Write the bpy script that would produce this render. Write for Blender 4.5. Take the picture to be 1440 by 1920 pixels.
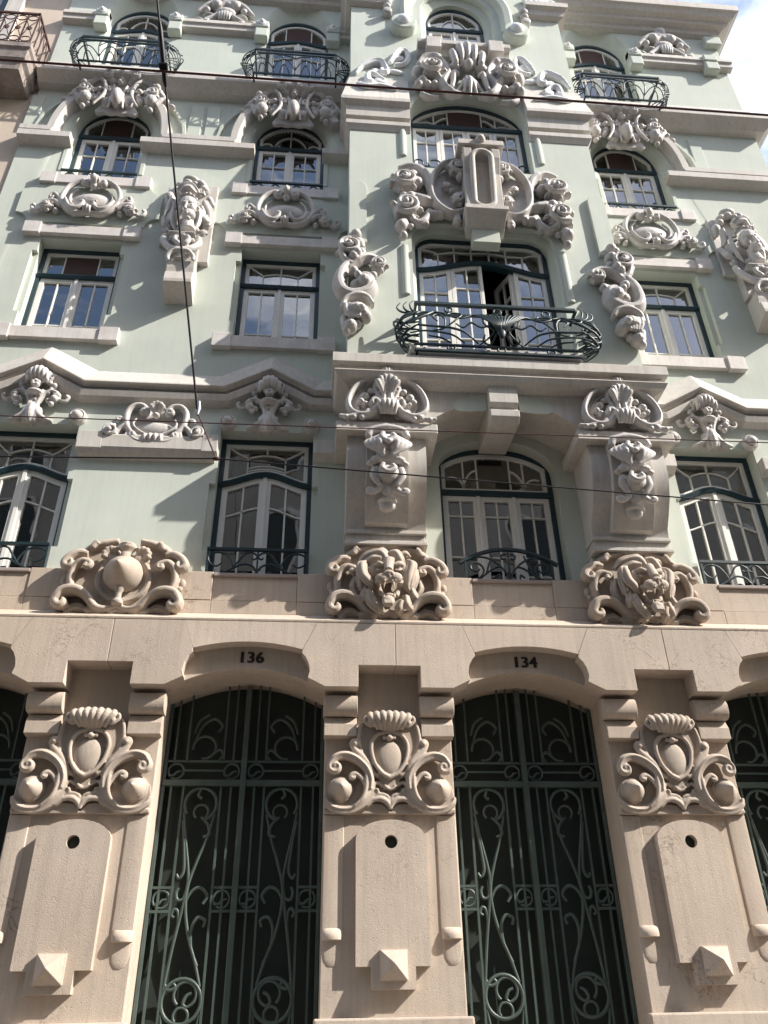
import bpy, bmesh, math, random
import numpy as np
from mathutils import Matrix, Vector
from mathutils.geometry import tessellate_polygon
random.seed(7); rng = np.random.default_rng(7)
scene = bpy.context.scene
for o in list(bpy.data.objects): bpy.data.objects.remove(o)
col = scene.collection

# ------------------------------------------------------------------ camera
F, CX, CY, DIST, EYE = 1525., 720., 960., 7.0, 1.6
_up = np.array([-45, -2410, F]); _up /= np.linalg.norm(_up)
_rt = np.array([19666, 598, F]); _rt -= _up*_rt.dot(_up); _rt /= np.linalg.norm(_rt)
_fw = np.cross(_rt, _up); _fw *= np.sign(_fw[2])
RW = np.stack([_rt, _fw, _up])                       # world = RW @ camera(x right, y down, z forward)
def W(x, y, d=0.):
    """photo pixel -> (X, Z) on the vertical plane Y = d that the feature lies on"""
    r = RW @ np.array([x-CX, y-CY, F]); t = (DIST+d)/r[1]
    return r[0]*t, EYE+r[2]*t
cam = bpy.data.cameras.new('camera'); camo = bpy.data.objects.new('camera', cam); col.objects.link(camo)
m = Matrix.Identity(4)
for i in range(3):
    m[i][0] = RW[i, 0]; m[i][1] = -RW[i, 1]; m[i][2] = -RW[i, 2]
m[0][3], m[1][3], m[2][3] = 0, -DIST, EYE
camo.matrix_world = m
cam.sensor_fit = 'VERTICAL'; cam.sensor_height = 24; cam.lens = 24*F/1920
cam.clip_start = .1; cam.clip_end = 2000
scene.camera = camo

# ------------------------------------------------------------------ light
SUN = Vector((2.45, -1.0, 2.15)).normalized()
SUN_EL = math.asin(SUN.z); SUN_AZ = math.atan2(SUN.x, SUN.y)
wd = bpy.data.worlds.new('World'); scene.world = wd; wd.use_nodes = True
nt = wd.node_tree; nt.nodes.clear()
def N(t, kind, **kw):
    n = t.nodes.new(kind)
    for k, v in kw.items():
        if k in n.inputs.keys(): n.inputs[k].default_value = v
        else: setattr(n, k, v)
    return n
sky = N(nt, 'ShaderNodeTexSky', sky_type='NISHITA', sun_disc=False, sun_elevation=SUN_EL, sun_rotation=SUN_AZ,
        air_density=1.0, dust_density=1.5, ozone_density=1.0)
tc = N(nt, 'ShaderNodeTexCoord')
mp = N(nt, 'ShaderNodeMapping'); mp.inputs['Scale'].default_value = (1.0, 1.0, 2.2)
nz = N(nt, 'ShaderNodeTexNoise', Scale=2.6, Detail=9, Roughness=.58)
cr = N(nt, 'ShaderNodeValToRGB'); cr.color_ramp.elements[0].position = .48; cr.color_ramp.elements[1].position = .70
mx = N(nt, 'ShaderNodeMix', data_type='RGBA'); mx.inputs['B'].default_value = (8.5, 8.7, 9.0, 1)
bg = N(nt, 'ShaderNodeBackground', Strength=.148); ow = N(nt, 'ShaderNodeOutputWorld')
L = nt.links.new
L(tc.outputs['Generated'], mp.inputs['Vector']); L(mp.outputs['Vector'], nz.inputs['Vector'])
L(nz.outputs['Fac'], cr.inputs['Fac']); L(cr.outputs['Color'], mx.inputs['Factor'])
L(sky.outputs['Color'], mx.inputs['A']); L(mx.outputs['Result'], bg.inputs['Color']); L(bg.outputs['Background'], ow.inputs['Surface'])
sl = bpy.data.lights.new('sun', 'SUN'); sl.energy = 4.5; sl.angle = math.radians(.53); sl.color = (1, .95, .87)
so = bpy.data.objects.new('sun', sl); col.objects.link(so)
so.rotation_euler = SUN.to_track_quat('Z', 'Y').to_euler(); so.location = (30, -15, 40)
vs = scene.view_settings; vs.view_transform = 'Standard'; vs.look = 'None'; vs.gamma = 1; vs.exposure = .90
vs.use_curve_mapping = False
scene.render.engine = 'CYCLES'
scene.cycles.max_bounces = 6; scene.cycles.transparent_max_bounces = 12
scene.cycles.sample_clamp_indirect = 6

# ------------------------------------------------------------------ materials
def mat(name, base, rough=.7, var=.12, scale=1.2, bump=.15, bscale=60, streak=0., spec=.3, tint=None, tintamt=.0, metal=0., speck=0., pits=0., veins=0., rnd=0.):
    mt = bpy.data.materials.new(name); mt.use_nodes = True; t = mt.node_tree
    b = t.nodes['Principled BSDF']; b.inputs['Roughness'].default_value = rough
    b.inputs['Specular IOR Level'].default_value = spec; b.inputs['Metallic'].default_value = metal
    g = N(t, 'ShaderNodeNewGeometry'); l = t.links.new
    n1 = N(t, 'ShaderNodeTexNoise', Scale=scale, Detail=8, Roughness=.6); l(g.outputs['Position'], n1.inputs['Vector'])
    r1 = N(t, 'ShaderNodeMapRange'); r1.inputs['From Min'].default_value = .3; r1.inputs['From Max'].default_value = .7
    r1.inputs['To Min'].default_value = 1-var; r1.inputs['To Max'].default_value = 1+var*.6; l(n1.outputs['Fac'], r1.inputs['Value'])
    cur = N(t, 'ShaderNodeMix', data_type='RGBA', blend_type='MULTIPLY'); cur.inputs['Factor'].default_value = 1
    cur.inputs['A'].default_value = (*base, 1); l(r1.outputs['Result'], cur.inputs['B']); out = cur.outputs['Result']
    if rnd:
        oi = N(t, 'ShaderNodeObjectInfo'); ro = N(t, 'ShaderNodeMapRange'); ro.inputs['To Min'].default_value = 1-rnd; ro.inputs['To Max'].default_value = 1+rnd
        l(oi.outputs['Random'], ro.inputs['Value']); cx_ = N(t, 'ShaderNodeMix', data_type='RGBA', blend_type='MULTIPLY'); cx_.inputs['Factor'].default_value = 1
        l(out, cx_.inputs['A']); l(ro.outputs['Result'], cx_.inputs['B']); out = cx_.outputs['Result']
    if tint:
        n2 = N(t, 'ShaderNodeTexNoise', Scale=scale*.55, Detail=6); mpp = N(t, 'ShaderNodeMapping'); mpp.inputs['Location'].default_value = (9, 3, 5)
        l(g.outputs['Position'], mpp.inputs['Vector']); l(mpp.outputs['Vector'], n2.inputs['Vector'])
        rr = N(t, 'ShaderNodeMapRange'); rr.inputs['From Min'].default_value = .42; rr.inputs['From Max'].default_value = .72
        rr.inputs['To Max'].default_value = tintamt; l(n2.outputs['Fac'], rr.inputs['Value'])
        c2 = N(t, 'ShaderNodeMix', data_type='RGBA'); l(rr.outputs['Result'], c2.inputs['Factor']); l(out, c2.inputs['A'])
        c2.inputs['B'].default_value = (*tint, 1); out = c2.outputs['Result']
    if streak:
        mpp = N(t, 'ShaderNodeMapping'); mpp.inputs['Scale'].default_value = (22, 22, 1.1); l(g.outputs['Position'], mpp.inputs['Vector'])
        n3 = N(t, 'ShaderNodeTexNoise', Scale=1., Detail=5, Roughness=.65); l(mpp.outputs['Vector'], n3.inputs['Vector'])
        rr = N(t, 'ShaderNodeMapRange'); rr.inputs['From Min'].default_value = .45; rr.inputs['From Max'].default_value = .75
        rr.inputs['To Min'].default_value = 1; rr.inputs['To Max'].default_value = 1-streak; l(n3.outputs['Fac'], rr.inputs['Value'])
        c3 = N(t, 'ShaderNodeMix', data_type='RGBA', blend_type='MULTIPLY'); c3.inputs['Factor'].default_value = 1
        l(out, c3.inputs['A']); l(rr.outputs['Result'], c3.inputs['B']); out = c3.outputs['Result']
    if speck:
        n4 = N(t, 'ShaderNodeTexNoise', Scale=38, Detail=4, Roughness=.7, Distortion=1.5); l(g.outputs['Position'], n4.inputs['Vector'])
        rr = N(t, 'ShaderNodeMapRange'); rr.inputs['From Min'].default_value = .60; rr.inputs['From Max'].default_value = .72
        rr.inputs['To Min'].default_value = 1; rr.inputs['To Max'].default_value = 1-speck; l(n4.outputs['Fac'], rr.inputs['Value'])
        c4 = N(t, 'ShaderNodeMix', data_type='RGBA', blend_type='MULTIPLY'); c4.inputs['Factor'].default_value = 1
        l(out, c4.inputs['A']); l(rr.outputs['Result'], c4.inputs['B']); out = c4.outputs['Result']
    if veins:
        n5 = N(t, 'ShaderNodeTexNoise', Scale=5.5, Detail=5, Roughness=.62, Distortion=.6); l(g.outputs['Position'], n5.inputs['Vector'])
        s5 = N(t, 'ShaderNodeMath', operation='SUBTRACT'); s5.inputs[1].default_value = .5; l(n5.outputs['Fac'], s5.inputs[0])
        a5 = N(t, 'ShaderNodeMath', operation='ABSOLUTE'); l(s5.outputs['Value'], a5.inputs[0])
        r5 = N(t, 'ShaderNodeMapRange'); r5.inputs['From Min'].default_value = .002; r5.inputs['From Max'].default_value = .016
        r5.inputs['To Min'].default_value = 1; r5.inputs['To Max'].default_value = 0; l(a5.outputs['Value'], r5.inputs['Value'])
        n6 = N(t, 'ShaderNodeTexNoise', Scale=1.9, Detail=3); l(g.outputs['Position'], n6.inputs['Vector'])
        r6 = N(t, 'ShaderNodeMapRange'); r6.inputs['From Min'].default_value = .55; r6.inputs['From Max'].default_value = .68
        r6.inputs['To Max'].default_value = veins; l(n6.outputs['Fac'], r6.inputs['Value'])
        m5 = N(t, 'ShaderNodeMath', operation='MULTIPLY'); l(r5.outputs['Result'], m5.inputs[0]); l(r6.outputs['Result'], m5.inputs[1])
        c5 = N(t, 'ShaderNodeMix', data_type='RGBA'); l(m5.outputs['Value'], c5.inputs['Factor']); l(out, c5.inputs['A'])
        c5.inputs['B'].default_value = (base[0]*.38, base[1]*.33, base[2]*.28, 1); out = c5.outputs['Result']
    l(out, b.inputs['Base Color'])
    if bump:
        nb = N(t, 'ShaderNodeTexNoise', Scale=bscale, Detail=6, Roughness=.65); l(g.outputs['Position'], nb.inputs['Vector'])
        h = nb.outputs['Fac']
        nb2 = N(t, 'ShaderNodeTexNoise', Scale=7, Detail=3); l(g.outputs['Position'], nb2.inputs['Vector'])
        ma = N(t, 'ShaderNodeMath', operation='MULTIPLY_ADD'); ma.inputs[1].default_value = .35
        l(nb2.outputs['Fac'], ma.inputs[0]); l(h, ma.inputs[2]); h = ma.outputs['Value']
        if pits:
            vo = N(t, 'ShaderNodeTexNoise', Scale=30, Detail=3, Distortion=2.); l(g.outputs['Position'], vo.inputs['Vector'])
            rr = N(t, 'ShaderNodeMapRange'); rr.inputs['From Min'].default_value = .6; rr.inputs['From Max'].default_value = .68
            rr.inputs['To Max'].default_value = -pits; l(vo.outputs['Fac'], rr.inputs['Value'])
            ad = N(t, 'ShaderNodeMath', operation='ADD'); l(h, ad.inputs[0]); l(rr.outputs['Result'], ad.inputs[1]); h = ad.outputs['Value']
        bp = N(t, 'ShaderNodeBump', Strength=bump, Distance=.012); l(h, bp.inputs['Height']); l(bp.outputs['Normal'], b.inputs['Normal'])
    return mt
M = {}
M['green'] = mat('green_plaster', (.565, .605, .540), .85, .13, .7, .12, 90, streak=.06, tint=(.47, .47, .38), tintamt=.35)
M['stone'] = mat('warm_limestone', (.55, .462, .385), .80, .15, 1.4, .26, 110, streak=.16, tint=(.53, .42, .32), tintamt=.55, speck=.30, pits=1.2, veins=.75, rnd=.06)
M['carved'] = mat('carved_limestone', (.47, .395, .33), .75, .18, 4.5, .22, 70, streak=.10, tint=(.40, .31, .24), tintamt=.45)
M['trim'] = mat('pale_trim_stone', (.57, .54, .50), .72, .14, 1.6, .14, 70, streak=.20, tint=(.52, .42, .34), tintamt=.3)
M['stucco'] = mat('white_grey_stucco', (.57, .54, .515), .45, .20, 7.0, .22, 80, streak=.10, tint=(.40, .365, .34), tintamt=.55)
M['whitewash'] = mat('whitewashed_relief', (.80, .80, .80), .8, .05, 3, .1, 80)
M['sillstone'] = mat('marbled_sill_stone', (.66, .62, .59), .6, .16, 5, .15, 70, streak=.12, tint=(.55, .47, .41), tintamt=.4, speck=.12)
M['mauve'] = mat('mauve_window_sill', (.36, .30, .27), .7, .1, 3, .1)
M['white'] = mat('white_window_paint', (.80, .78, .73), .45, .08, 3, .05, 60, spec=.4)
M['teal'] = mat('teal_frame_paint', (.012, .036, .048), .4, .2, 4, .05, 60, spec=.45)
M['iron'] = mat('dark_iron_paint', (.012, .030, .036), .42, .25, 8, .08, 90, spec=.5)
M['gate'] = mat('green_gate_paint', (.072, .100, .088), .42, .25, 6, .08, 90, spec=.5)
M['blind'] = mat('brown_blind', (.085, .052, .046), .8, .1, 6, .05)
M['curtain'] = mat('cream_curtain', (.62, .58, .52), .9, .1, 6, .1, 40)
M['greycurtain'] = mat('grey_shutter_board', (.33, .31, .28), .9, .08, 6, .1, 40)
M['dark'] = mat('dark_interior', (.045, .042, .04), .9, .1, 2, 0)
M['darkdoor'] = mat('dark_door_panel', (.028, .036, .031), .6, .2, 2, .05, 40, spec=.4)
M['letter'] = mat('black_number_paint', (.025, .022, .02), .7, .1, 9, 0)
M['beige'] = mat('beige_neighbour_plaster', (.60, .50, .41), .85, .12, .8, .15, 80, streak=.06)
M['oldstone'] = mat('weathered_balcony_stone', (.34, .29, .26), .85, .45, 5, .35, 40, streak=.25, speck=.3)
M['rust'] = mat('rusty_iron', (.075, .036, .032), .7, .4, 12, .15, 90)
M['wire'] = mat('black_cable', (.014, .012, .014), .5, .1, 4, 0)
M['redwire'] = mat('red_brown_cable', (.075, .026, .026), .55, .2, 4, 0)
M['steel'] = mat('grey_steel_clamp', (.35, .36, .38), .35, .2, 20, .05, metal=.8)
M['asphalt'] = mat('asphalt', (.055, .053, .05), .9, .2, 3, .3, 120)
M['paving'] = mat('limestone_paving', (.30, .27, .24), .8, .15, 3, .3, 40)
M['opp'] = mat('opposite_facade_plaster', (.30, .28, .25), .85, .12, .6, .1, 60)
M['roofzinc'] = mat('roof_tile', (.20, .09, .06), .85, .2, 3, .3, 30)
def glass():
    mt = bpy.data.materials.new('window_glass'); mt.use_nodes = True; t = mt.node_tree; t.nodes.clear()
    o = N(t, 'ShaderNodeOutputMaterial'); tr = N(t, 'ShaderNodeBsdfTransparent'); tr.inputs['Color'].default_value = (.80, .83, .82, 1)
    gl = N(t, 'ShaderNodeBsdfGlossy', Roughness=.015); gl.inputs['Color'].default_value = (1, 1, 1, 1)
    fr = N(t, 'ShaderNodeFresnel', IOR=2.8); ms = N(t, 'ShaderNodeMixShader')
    g = N(t, 'ShaderNodeNewGeometry'); n = N(t, 'ShaderNodeTexNoise', Scale=2.2, Detail=1); bp = N(t, 'ShaderNodeBump', Strength=.25, Distance=.02)
    l = t.links.new; l(g.outputs['Position'], n.inputs['Vector']); l(n.outputs['Fac'], bp.inputs['Height'])
    l(bp.outputs['Normal'], gl.inputs['Normal']); l(bp.outputs['Normal'], fr.inputs['Normal'])
    l(fr.outputs['Fac'], ms.inputs['Fac']); l(tr.outputs['BSDF'], ms.inputs[1]); l(gl.outputs['BSDF'], ms.inputs[2]); l(ms.outputs['Shader'], o.inputs['Surface'])
    return mt
M['glass'] = glass()

# ------------------------------------------------------------------ mesh helpers
OUT = np.array([0., -1., 0.])
def unit(v): return v/max(1e-9, np.linalg.norm(v))
class MB:
    def __init__(s): s.v = []; s.f = []
    def add(s, v, f):
        k = len(s.v); s.v += [tuple(map(float, p)) for p in v]; s.f += [tuple(i+k for i in q) for q in f]; return s
    def box(s, x0, x1, y0, y1, z0, z1):
        v = [(x, y, z) for x in (x0, x1) for y in (y0, y1) for z in (z0, z1)]
        return s.add(v, [(0, 1, 3, 2), (4, 6, 7, 5), (0, 4, 5, 1), (2, 3, 7, 6), (0, 2, 6, 4), (1, 5, 7, 3)])
    def prism(s, outer, y0, y1, holes=(), caps=(1, 1), y0s=None):
        loops = [list(outer)]+[list(h) for h in holes]
        flat = [p for lp in loops for p in lp]; n = len(flat)
        tri = tessellate_polygon([[Vector((p[0], p[1], 0)) for p in lp] for lp in loops])
        v = [(p[0], y0, p[1]) for p in flat]+[(p[0], y1, p[1]) for p in flat]; f = []
        if caps[0]: f += [tuple(t) for t in tri]
        if caps[1]: f += [tuple(i+n for i in reversed(t)) for t in tri]
        k = 0
        for lp in loops:
            m_ = len(lp)
            for i in range(m_):
                a, b = k+i, k+(i+1) % m_; f.append((a, b, b+n, a+n))
            k += m_
        return s.add(v, f)
    def loft(s, rings, closed=True, cap=True):
        n = len(rings[0]); v = [p for r in rings for p in r]; f = []
        for i in range(len(rings)-1):
            for j in range(n if closed else n-1):
                a = i*n+j; b = i*n+(j+1) % n; f.append((a, b, b+n, a+n))
        if cap and closed: f += [tuple(range(n)), tuple(range((len(rings)-1)*n, len(rings)*n))]
        return s.add(v, f)
    def mould(s, path, prof):
        """sweep closed profile [(y, off)] along (x, z) path; off along the in-plane normal (up for left-to-right)"""
        p = np.array(path, float); n = len(p); rings = []
        for i in range(n):
            a = unit(p[i]-p[i-1]) if i else unit(p[1]-p[0]); b = unit(p[i+1]-p[i]) if i < n-1 else a
            na = np.array([-a[1], a[0]]); nb = np.array([-b[1], b[0]]); mm = unit(na+nb); k = 1/max(.35, mm.dot(na))
            rings.append([(p[i][0]+mm[0]*k*o, y, p[i][1]+mm[1]*k*o) for y, o in prof])
        return s.loft(rings)
    def mouldh(s, path, prof):
        """sweep closed profile [(out, z)] along (x, y) path, out to the right-hand side of travel"""
        p = np.array(path, float); n = len(p); rings = []
        for i in range(n):
            a = unit(p[i]-p[i-1]) if i else unit(p[1]-p[0]); b = unit(p[i+1]-p[i]) if i < n-1 else a
            na = np.array([a[1], -a[0]]); nb = np.array([b[1], -b[0]]); mm = unit(na+nb); k = 1/max(.35, mm.dot(na))
            rings.append([(p[i][0]+mm[0]*k*o, p[i][1]+mm[1]*k*o, z) for o, z in prof])
        return s.loft(rings)
    def tube(s, pts, rad, seg=8, flat=1., flute=0, famp=.0, res=None, cap=True):
        p = np.array([(q[0], q[1], q[2]) for q in pts], float)
        r = np.array(rad if hasattr(rad, '__len__') else [rad]*len(p), float)
        if len(r) != len(p): r = np.interp(np.linspace(0, 1, len(p)), np.linspace(0, 1, len(r)), r)
        if res: p, r = smooth_path(p, r, res)
        n = len(p); rings = []
        an = np.linspace(0, 2*math.pi, seg, endpoint=False)
        rm = 1+famp*np.cos(flute*an) if flute else np.ones(seg)
        last = None
        for i in range(n):
            t = unit(p[min(i+1, n-1)]-p[max(i-1, 0)]); b = np.cross(t, OUT)
            if np.linalg.norm(b) < .15: b = last if last is not None else np.cross(t, np.array([1., 0, 0]))
            b = unit(b-t*b.dot(t)); last = b; o = np.cross(b, t)
            rings.append([p[i]+r[i]*rm[j]*(b*math.cos(an[j])+o*flat*math.sin(an[j])) for j in range(seg)])
        return s.loft(rings, cap=cap)
    def ball(s, c, r, seg=12, rings=8, rot=0.):
        r = r if hasattr(r, '__len__') else (r, r, r); v = []; f = []; ca, sa = math.cos(rot), math.sin(rot)
        def P_(x, y, z): return (c[0]+x*ca-z*sa, c[1]+y, c[2]+x*sa+z*ca)
        for i in range(1, rings):
            th = math.pi*i/rings
            for j in range(seg):
                ph = 2*math.pi*j/seg; v.append(P_(r[0]*math.sin(th)*math.cos(ph), r[1]*math.sin(th)*math.sin(ph), r[2]*math.cos(th)))
        a = len(v); v.append(P_(0, 0, r[2])); v.append(P_(0, 0, -r[2]))
        for i in range(rings-2):
            for j in range(seg):
                p = i*seg+j; q = i*seg+(j+1) % seg; f.append((p, q, q+seg, p+seg))
        for j in range(seg):
            f.append((a, (j+1) % seg, j)); k = (rings-2)*seg; f.append((a+1, k+j, k+(j+1) % seg))
        return s.add(v, f)
    def lathe(s, c, prof, seg=24, axis='y', sc=(1, 1)):
        """prof [(r, h)]: h towards the street (axis y) or up (axis z)"""
        rings = []
        for r, h in prof:
            ring = []
            for j in range(seg):
                a = 2*math.pi*j/seg
                if axis == 'y': ring.append((c[0]+r*sc[0]*math.cos(a), c[1]-h, c[2]+r*sc[1]*math.sin(a)))
                else: ring.append((c[0]+r*math.cos(a), c[1]+r*math.sin(a), c[2]+h))
            rings.append(ring)
        return s.loft(rings)
    def mesh(s, name):
        me = bpy.data.meshes.new(name); me.from_pydata(s.v, [], s.f)
        bm = bmesh.new(); bm.from_mesh(me); bmesh.ops.remove_doubles(bm, verts=bm.verts, dist=1e-5)
        bmesh.ops.dissolve_degenerate(bm, edges=bm.edges, dist=1e-6)
        bmesh.ops.recalc_face_normals(bm, faces=bm.faces); bm.to_mesh(me); bm.free(); return me
    def mirror(s):
        """append the x-mirrored copy"""
        k = len(s.v); s.v += [(-x, y, z) for x, y, z in s.v]; s.f += [tuple(i+k for i in reversed(q)) for q in s.f]; return s
def smooth_path(p, r, res):
    n = len(p)
    if n < 3: return p, r
    P = np.vstack([2*p[0]-p[1], p, 2*p[-1]-p[-2]]); op = []; orr = []
    for i in range(n-1):
        a, b, c, d = P[i], P[i+1], P[i+2], P[i+3]
        for k in range(res):
            t = k/res; op.append(.5*((2*b)+(-a+c)*t+(2*a-5*b+4*c-d)*t*t+(-a+3*b-3*c+d)*t**3)); orr.append(r[i]*(1-t)+r[i+1]*t)
    op.append(p[-1]); orr.append(r[-1]); return np.array(op), np.array(orr)

def link(name, me, parent=None, loc=None):
    o = bpy.data.objects.new(name, me); col.objects.link(o)
    if parent is not None: o.parent = parent
    if loc is not None: o.location = loc
    return o
def put(name, mb, material, parent=None, loc=None, smooth=None, bevel=0., label=None):
    me = mb.mesh(name) if isinstance(mb, MB) else mb
    if not me.materials: me.materials.append(M[material] if isinstance(material, str) else material)
    if smooth is not None:
        me.shade_smooth(); me.set_sharp_from_angle(angle=math.radians(smooth))
    o = link(name, me, parent, loc)
    if bevel:
        b = o.modifiers.new('bevel', 'BEVEL'); b.width = bevel; b.segments = 2; b.limit_method = 'ANGLE'; b.angle_limit = math.radians(35)
        dg = bpy.context.evaluated_depsgraph_get(); me2 = bpy.data.meshes.new_from_object(o.evaluated_get(dg))
        o.modifiers.clear(); o.data = me2; me2.name = name
    if label: o['label'] = label
    return o
def carve(name, mb, material, parent, loc, voxel=.009, it=2, label=None, fac=.5, deep=1.):
    if deep != 1.: mb.v = [(x, y*deep, z) for x, y, z in mb.v]
    """fuse overlapping shapes into one carved surface"""
    me = mb.mesh(name); o = link(name, me, parent, loc)
    r = o.modifiers.new('fuse', 'REMESH'); r.mode = 'VOXEL'; r.voxel_size = voxel; r.use_smooth_shade = True
    if it:
        s_ = o.modifiers.new('soften', 'SMOOTH'); s_.iterations = it; s_.factor = fac
    dg = bpy.context.evaluated_depsgraph_get(); me2 = bpy.data.meshes.new_from_object(o.evaluated_get(dg))
    o.modifiers.clear(); o.data = me2; me2.name = name; me2.materials.clear(); me2.materials.append(M[material]); bpy.data.meshes.remove(me)
    me2.shade_smooth()
    if label: o['label'] = label
    return o
def copy_part(o, loc, parent, mirror=False, label=None):
    c = o.copy(); col.objects.link(c); c.parent = parent; c.location = loc
    if mirror: c.scale = (-1, 1, 1)
    if label: c['label'] = label
    for ch in o.children:
        d = ch.copy(); col.objects.link(d); d.parent = c
    return c
def thing(name, label, cat, loc=(0, 0, 0), group=None):
    o = bpy.data.objects.new(name, None); col.objects.link(o); o.location = loc; o['label'] = label; o['category'] = cat; o.empty_display_size = .3
    if group: o['group'] = group
    return o
def tag(o, label, cat, group=None):
    o['label'] = label; o['category'] = cat
    if group: o['group'] = group
    return o
def arc(cx, cz, rx, rz, a0, a1, n=16):
    return [(cx+rx*math.cos(math.radians(a0+(a1-a0)*i/n)), cz+rz*math.sin(math.radians(a0+(a1-a0)*i/n))) for i in range(n+1)]
# ------------------------------------------------------------------ layout
C = [-3.105, -.605, 1.895, 4.395]          # column axes (door / window axes)
PR = [-1.855, .645, 3.145, 5.645]          # pier axes
XL, XR = -4.28, 6.58                       # facade ends
YW, YB, YN = .10, -.42, .30                # wall plane, bay plane, window plane
B = C[2]; BH = 1.66                        # bay axis, half width

def tagk(o, kind='structure'): o['kind'] = kind; return o
# ground
tagk(put('road', MB().box(-60, 60, -11.5, -2.2, -.3, 0), 'asphalt'))
tagk(put('pavement', MB().box(-60, 60, -2.2, 8, -.3, .13), 'paving', bevel=.02))
tagk(put('pavement', MB().box(-60, 60, -40, -11.5, -.3, .13), 'paving', bevel=.02))
tagk(put('ground', MB().box(-400, 400, -400, 400, -.6, -.31), 'paving'))

bld = thing('apartment_building', 'ornate pale green apartment building with stucco reliefs, iron balconies and stone arcade', 'building')
# core: side walls, roof, floors
put('side_wall', MB().box(XL, XL+.2, .62, 8, .13, 16.2), 'green', bld)
put('side_wall', MB().box(XR-.2, XR-.003, .13, 8, .13, 16.19), 'green', bld)
put('back_wall', MB().box(XL+.2, XR-.2, 7.8, 8, .13, 16.2), 'green', bld)
put('roof', MB().box(XL, XR, .42, 8, 16.19, 16.5), 'trim', bld)
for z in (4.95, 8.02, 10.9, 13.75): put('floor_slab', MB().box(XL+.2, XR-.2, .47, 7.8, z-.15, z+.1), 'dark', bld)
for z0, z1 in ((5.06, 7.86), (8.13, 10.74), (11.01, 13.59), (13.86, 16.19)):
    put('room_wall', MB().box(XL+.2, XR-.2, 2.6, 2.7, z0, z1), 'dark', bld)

# ---- green wall with openings
def notch(cx, h, z0, z1, n0, n1, nw=.06):
    A = [(cx-h, z0), (cx+h, z0), (cx+h, n0), (cx+h+nw, n0), (cx+h+nw, n1), (cx+h, n1), (cx+h, z1), (cx-h, z1), (cx-h, n1), (cx-h-nw, n1), (cx-h-nw, n0), (cx-h, n0)]
    I = [(min(max(x, cx-h), cx+h), z) for x, z in A]
    return [(A, 0), (A, .06), (I, .061), (I, .33)]
def niche(cx, h, z0, zs, rise, zw, hw, risew, n0=None, n1=None):
    a1 = arc(cx, zw, hw, risew, 0, 180, 20); i1 = arc(cx, zs, h, rise, 0, 180, 20)
    A = [(cx-h, z0), (cx+h, z0), (cx+h, zw)]+a1+[(cx-h, zw)]
    I = [(cx-h, z0), (cx+h, z0), (cx+h, zs-.01)]+i1+[(cx-h, zs-.01)]
    return [(A, 0), ([(a[0]*.45+i[0]*.55, a[1]*.6+i[1]*.4) for a, i in zip(A, I)], .05), (I, .16), (I, .33)]
def wall_with(mb, x0, x1, z0, z1, y, specs, plain=()):
    holes = [s[0][0] for s in specs]+[p for p in plain]
    loops = [[(x0, z0), (x1, z0), (x1, z1), (x0, z1)]]+holes; flat = [p for lp in loops for p in lp]
    tri = tessellate_polygon([[Vector((p[0], p[1], 0)) for p in lp] for lp in loops])
    mb.add([(p[0], y, p[1]) for p in flat], [tuple(t) for t in tri])
    for s in specs: mb.loft([[(p[0], y+d, p[1]) for p in lp] for lp, d in s], cap=False)
SIDE = [C[0], C[1], C[3]]
specs = []
for c in SIDE:
    specs += [notch(c, .50, 5.30, 7.10, 5.60, 6.40), notch(c, .50, 8.40, 10.02, 8.75, 9.80),
              niche(c, .50, 11.17, 12.40, .63, 12.05, .68, 1.12), niche(c, .50, 14.0, 15.30, .63, 15.30, .57, 1.0)]
i1 = arc(B, 6.72, .64, .38, 0, 180, 16)
bA = [(B-.64, 5.30), (B+.64, 5.30)]+i1; specs.append([(bA, 0), (bA, .33)])
wm = MB(); wall_with(wm, XL, XR, 5.30, 16.4, YW, specs, plain=[[(B-1.5, 7.6), (B+1.5, 7.6), (B+1.5, 16.3), (B-1.5, 16.3)]])
put('wall', wm, 'green', bld, smooth=30)
# stop-chamfers on 3rd floor jambs
for c in SIDE:
    for s in (-1, 1):
        put('jamb_notch', MB().box(c+s*.5-.002*s, c+s*.565, YW-.012, YW+.05, 11.38, 11.95), 'green', bld, bevel=.012)
# ---- bay shell
bm_ = MB()
r_ = .26
o2 = [(B-.84, 7.7), (B+.84, 7.7)]+arc(B+.84-r_, 10.0-r_, r_, r_, 0, 90, 6)+arc(B-.84+r_, 10.0-r_, r_, r_, 90, 180, 6)
o2w = [(B+(x-B)*1.06, z+(.07 if z > 9 else 0)) for x, z in o2]
o3 = [(B-.82, 11.2), (B+.82, 11.2)]+[(B+.82*u, 12.42+.56*(1-u*u)**.62) for u in np.linspace(1, -1, 21)]
o3w = [(B+(x-B)*1.0, z+(.10 if z > 12.4 else 0)) for x, z in o3]
o4 = [(B-.47, 13.9), (B+.47, 13.9)]+arc(B, 15.1, .47, .63, 0, 180, 16)
o4w = [(B+(x-B)*1.22, z+(.14 if z > 15.1 else 0)) for x, z in o4]
wall_with(bm_, B-BH, B+BH, 7.55, 16.45, YB, [[(o2w, 0), (o2w, .06), (o2, .10), (o2, .26)], [(o3w, 0), (o3w, .02), (o3, .14), (o3, .26)], [(o4w, 0), (o4w, .08), (o4, .12), (o4, .26)]])
for s in (-1, 1): bm_.add([(B+s*BH, YB, 7.55), (B+s*BH, YW, 7.55), (B+s*BH, YW, 16.45), (B+s*BH, YB, 16.45)], [(0, 1, 2, 3)])
bm_.add([(B-BH, YB, 16.45), (B+BH, YB, 16.45), (B+BH, YW+.3, 16.45), (B-BH, YW+.3, 16.45)], [(0, 1, 2, 3)])
put('bay_wall', bm_, 'green', bld, smooth=30)

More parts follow.
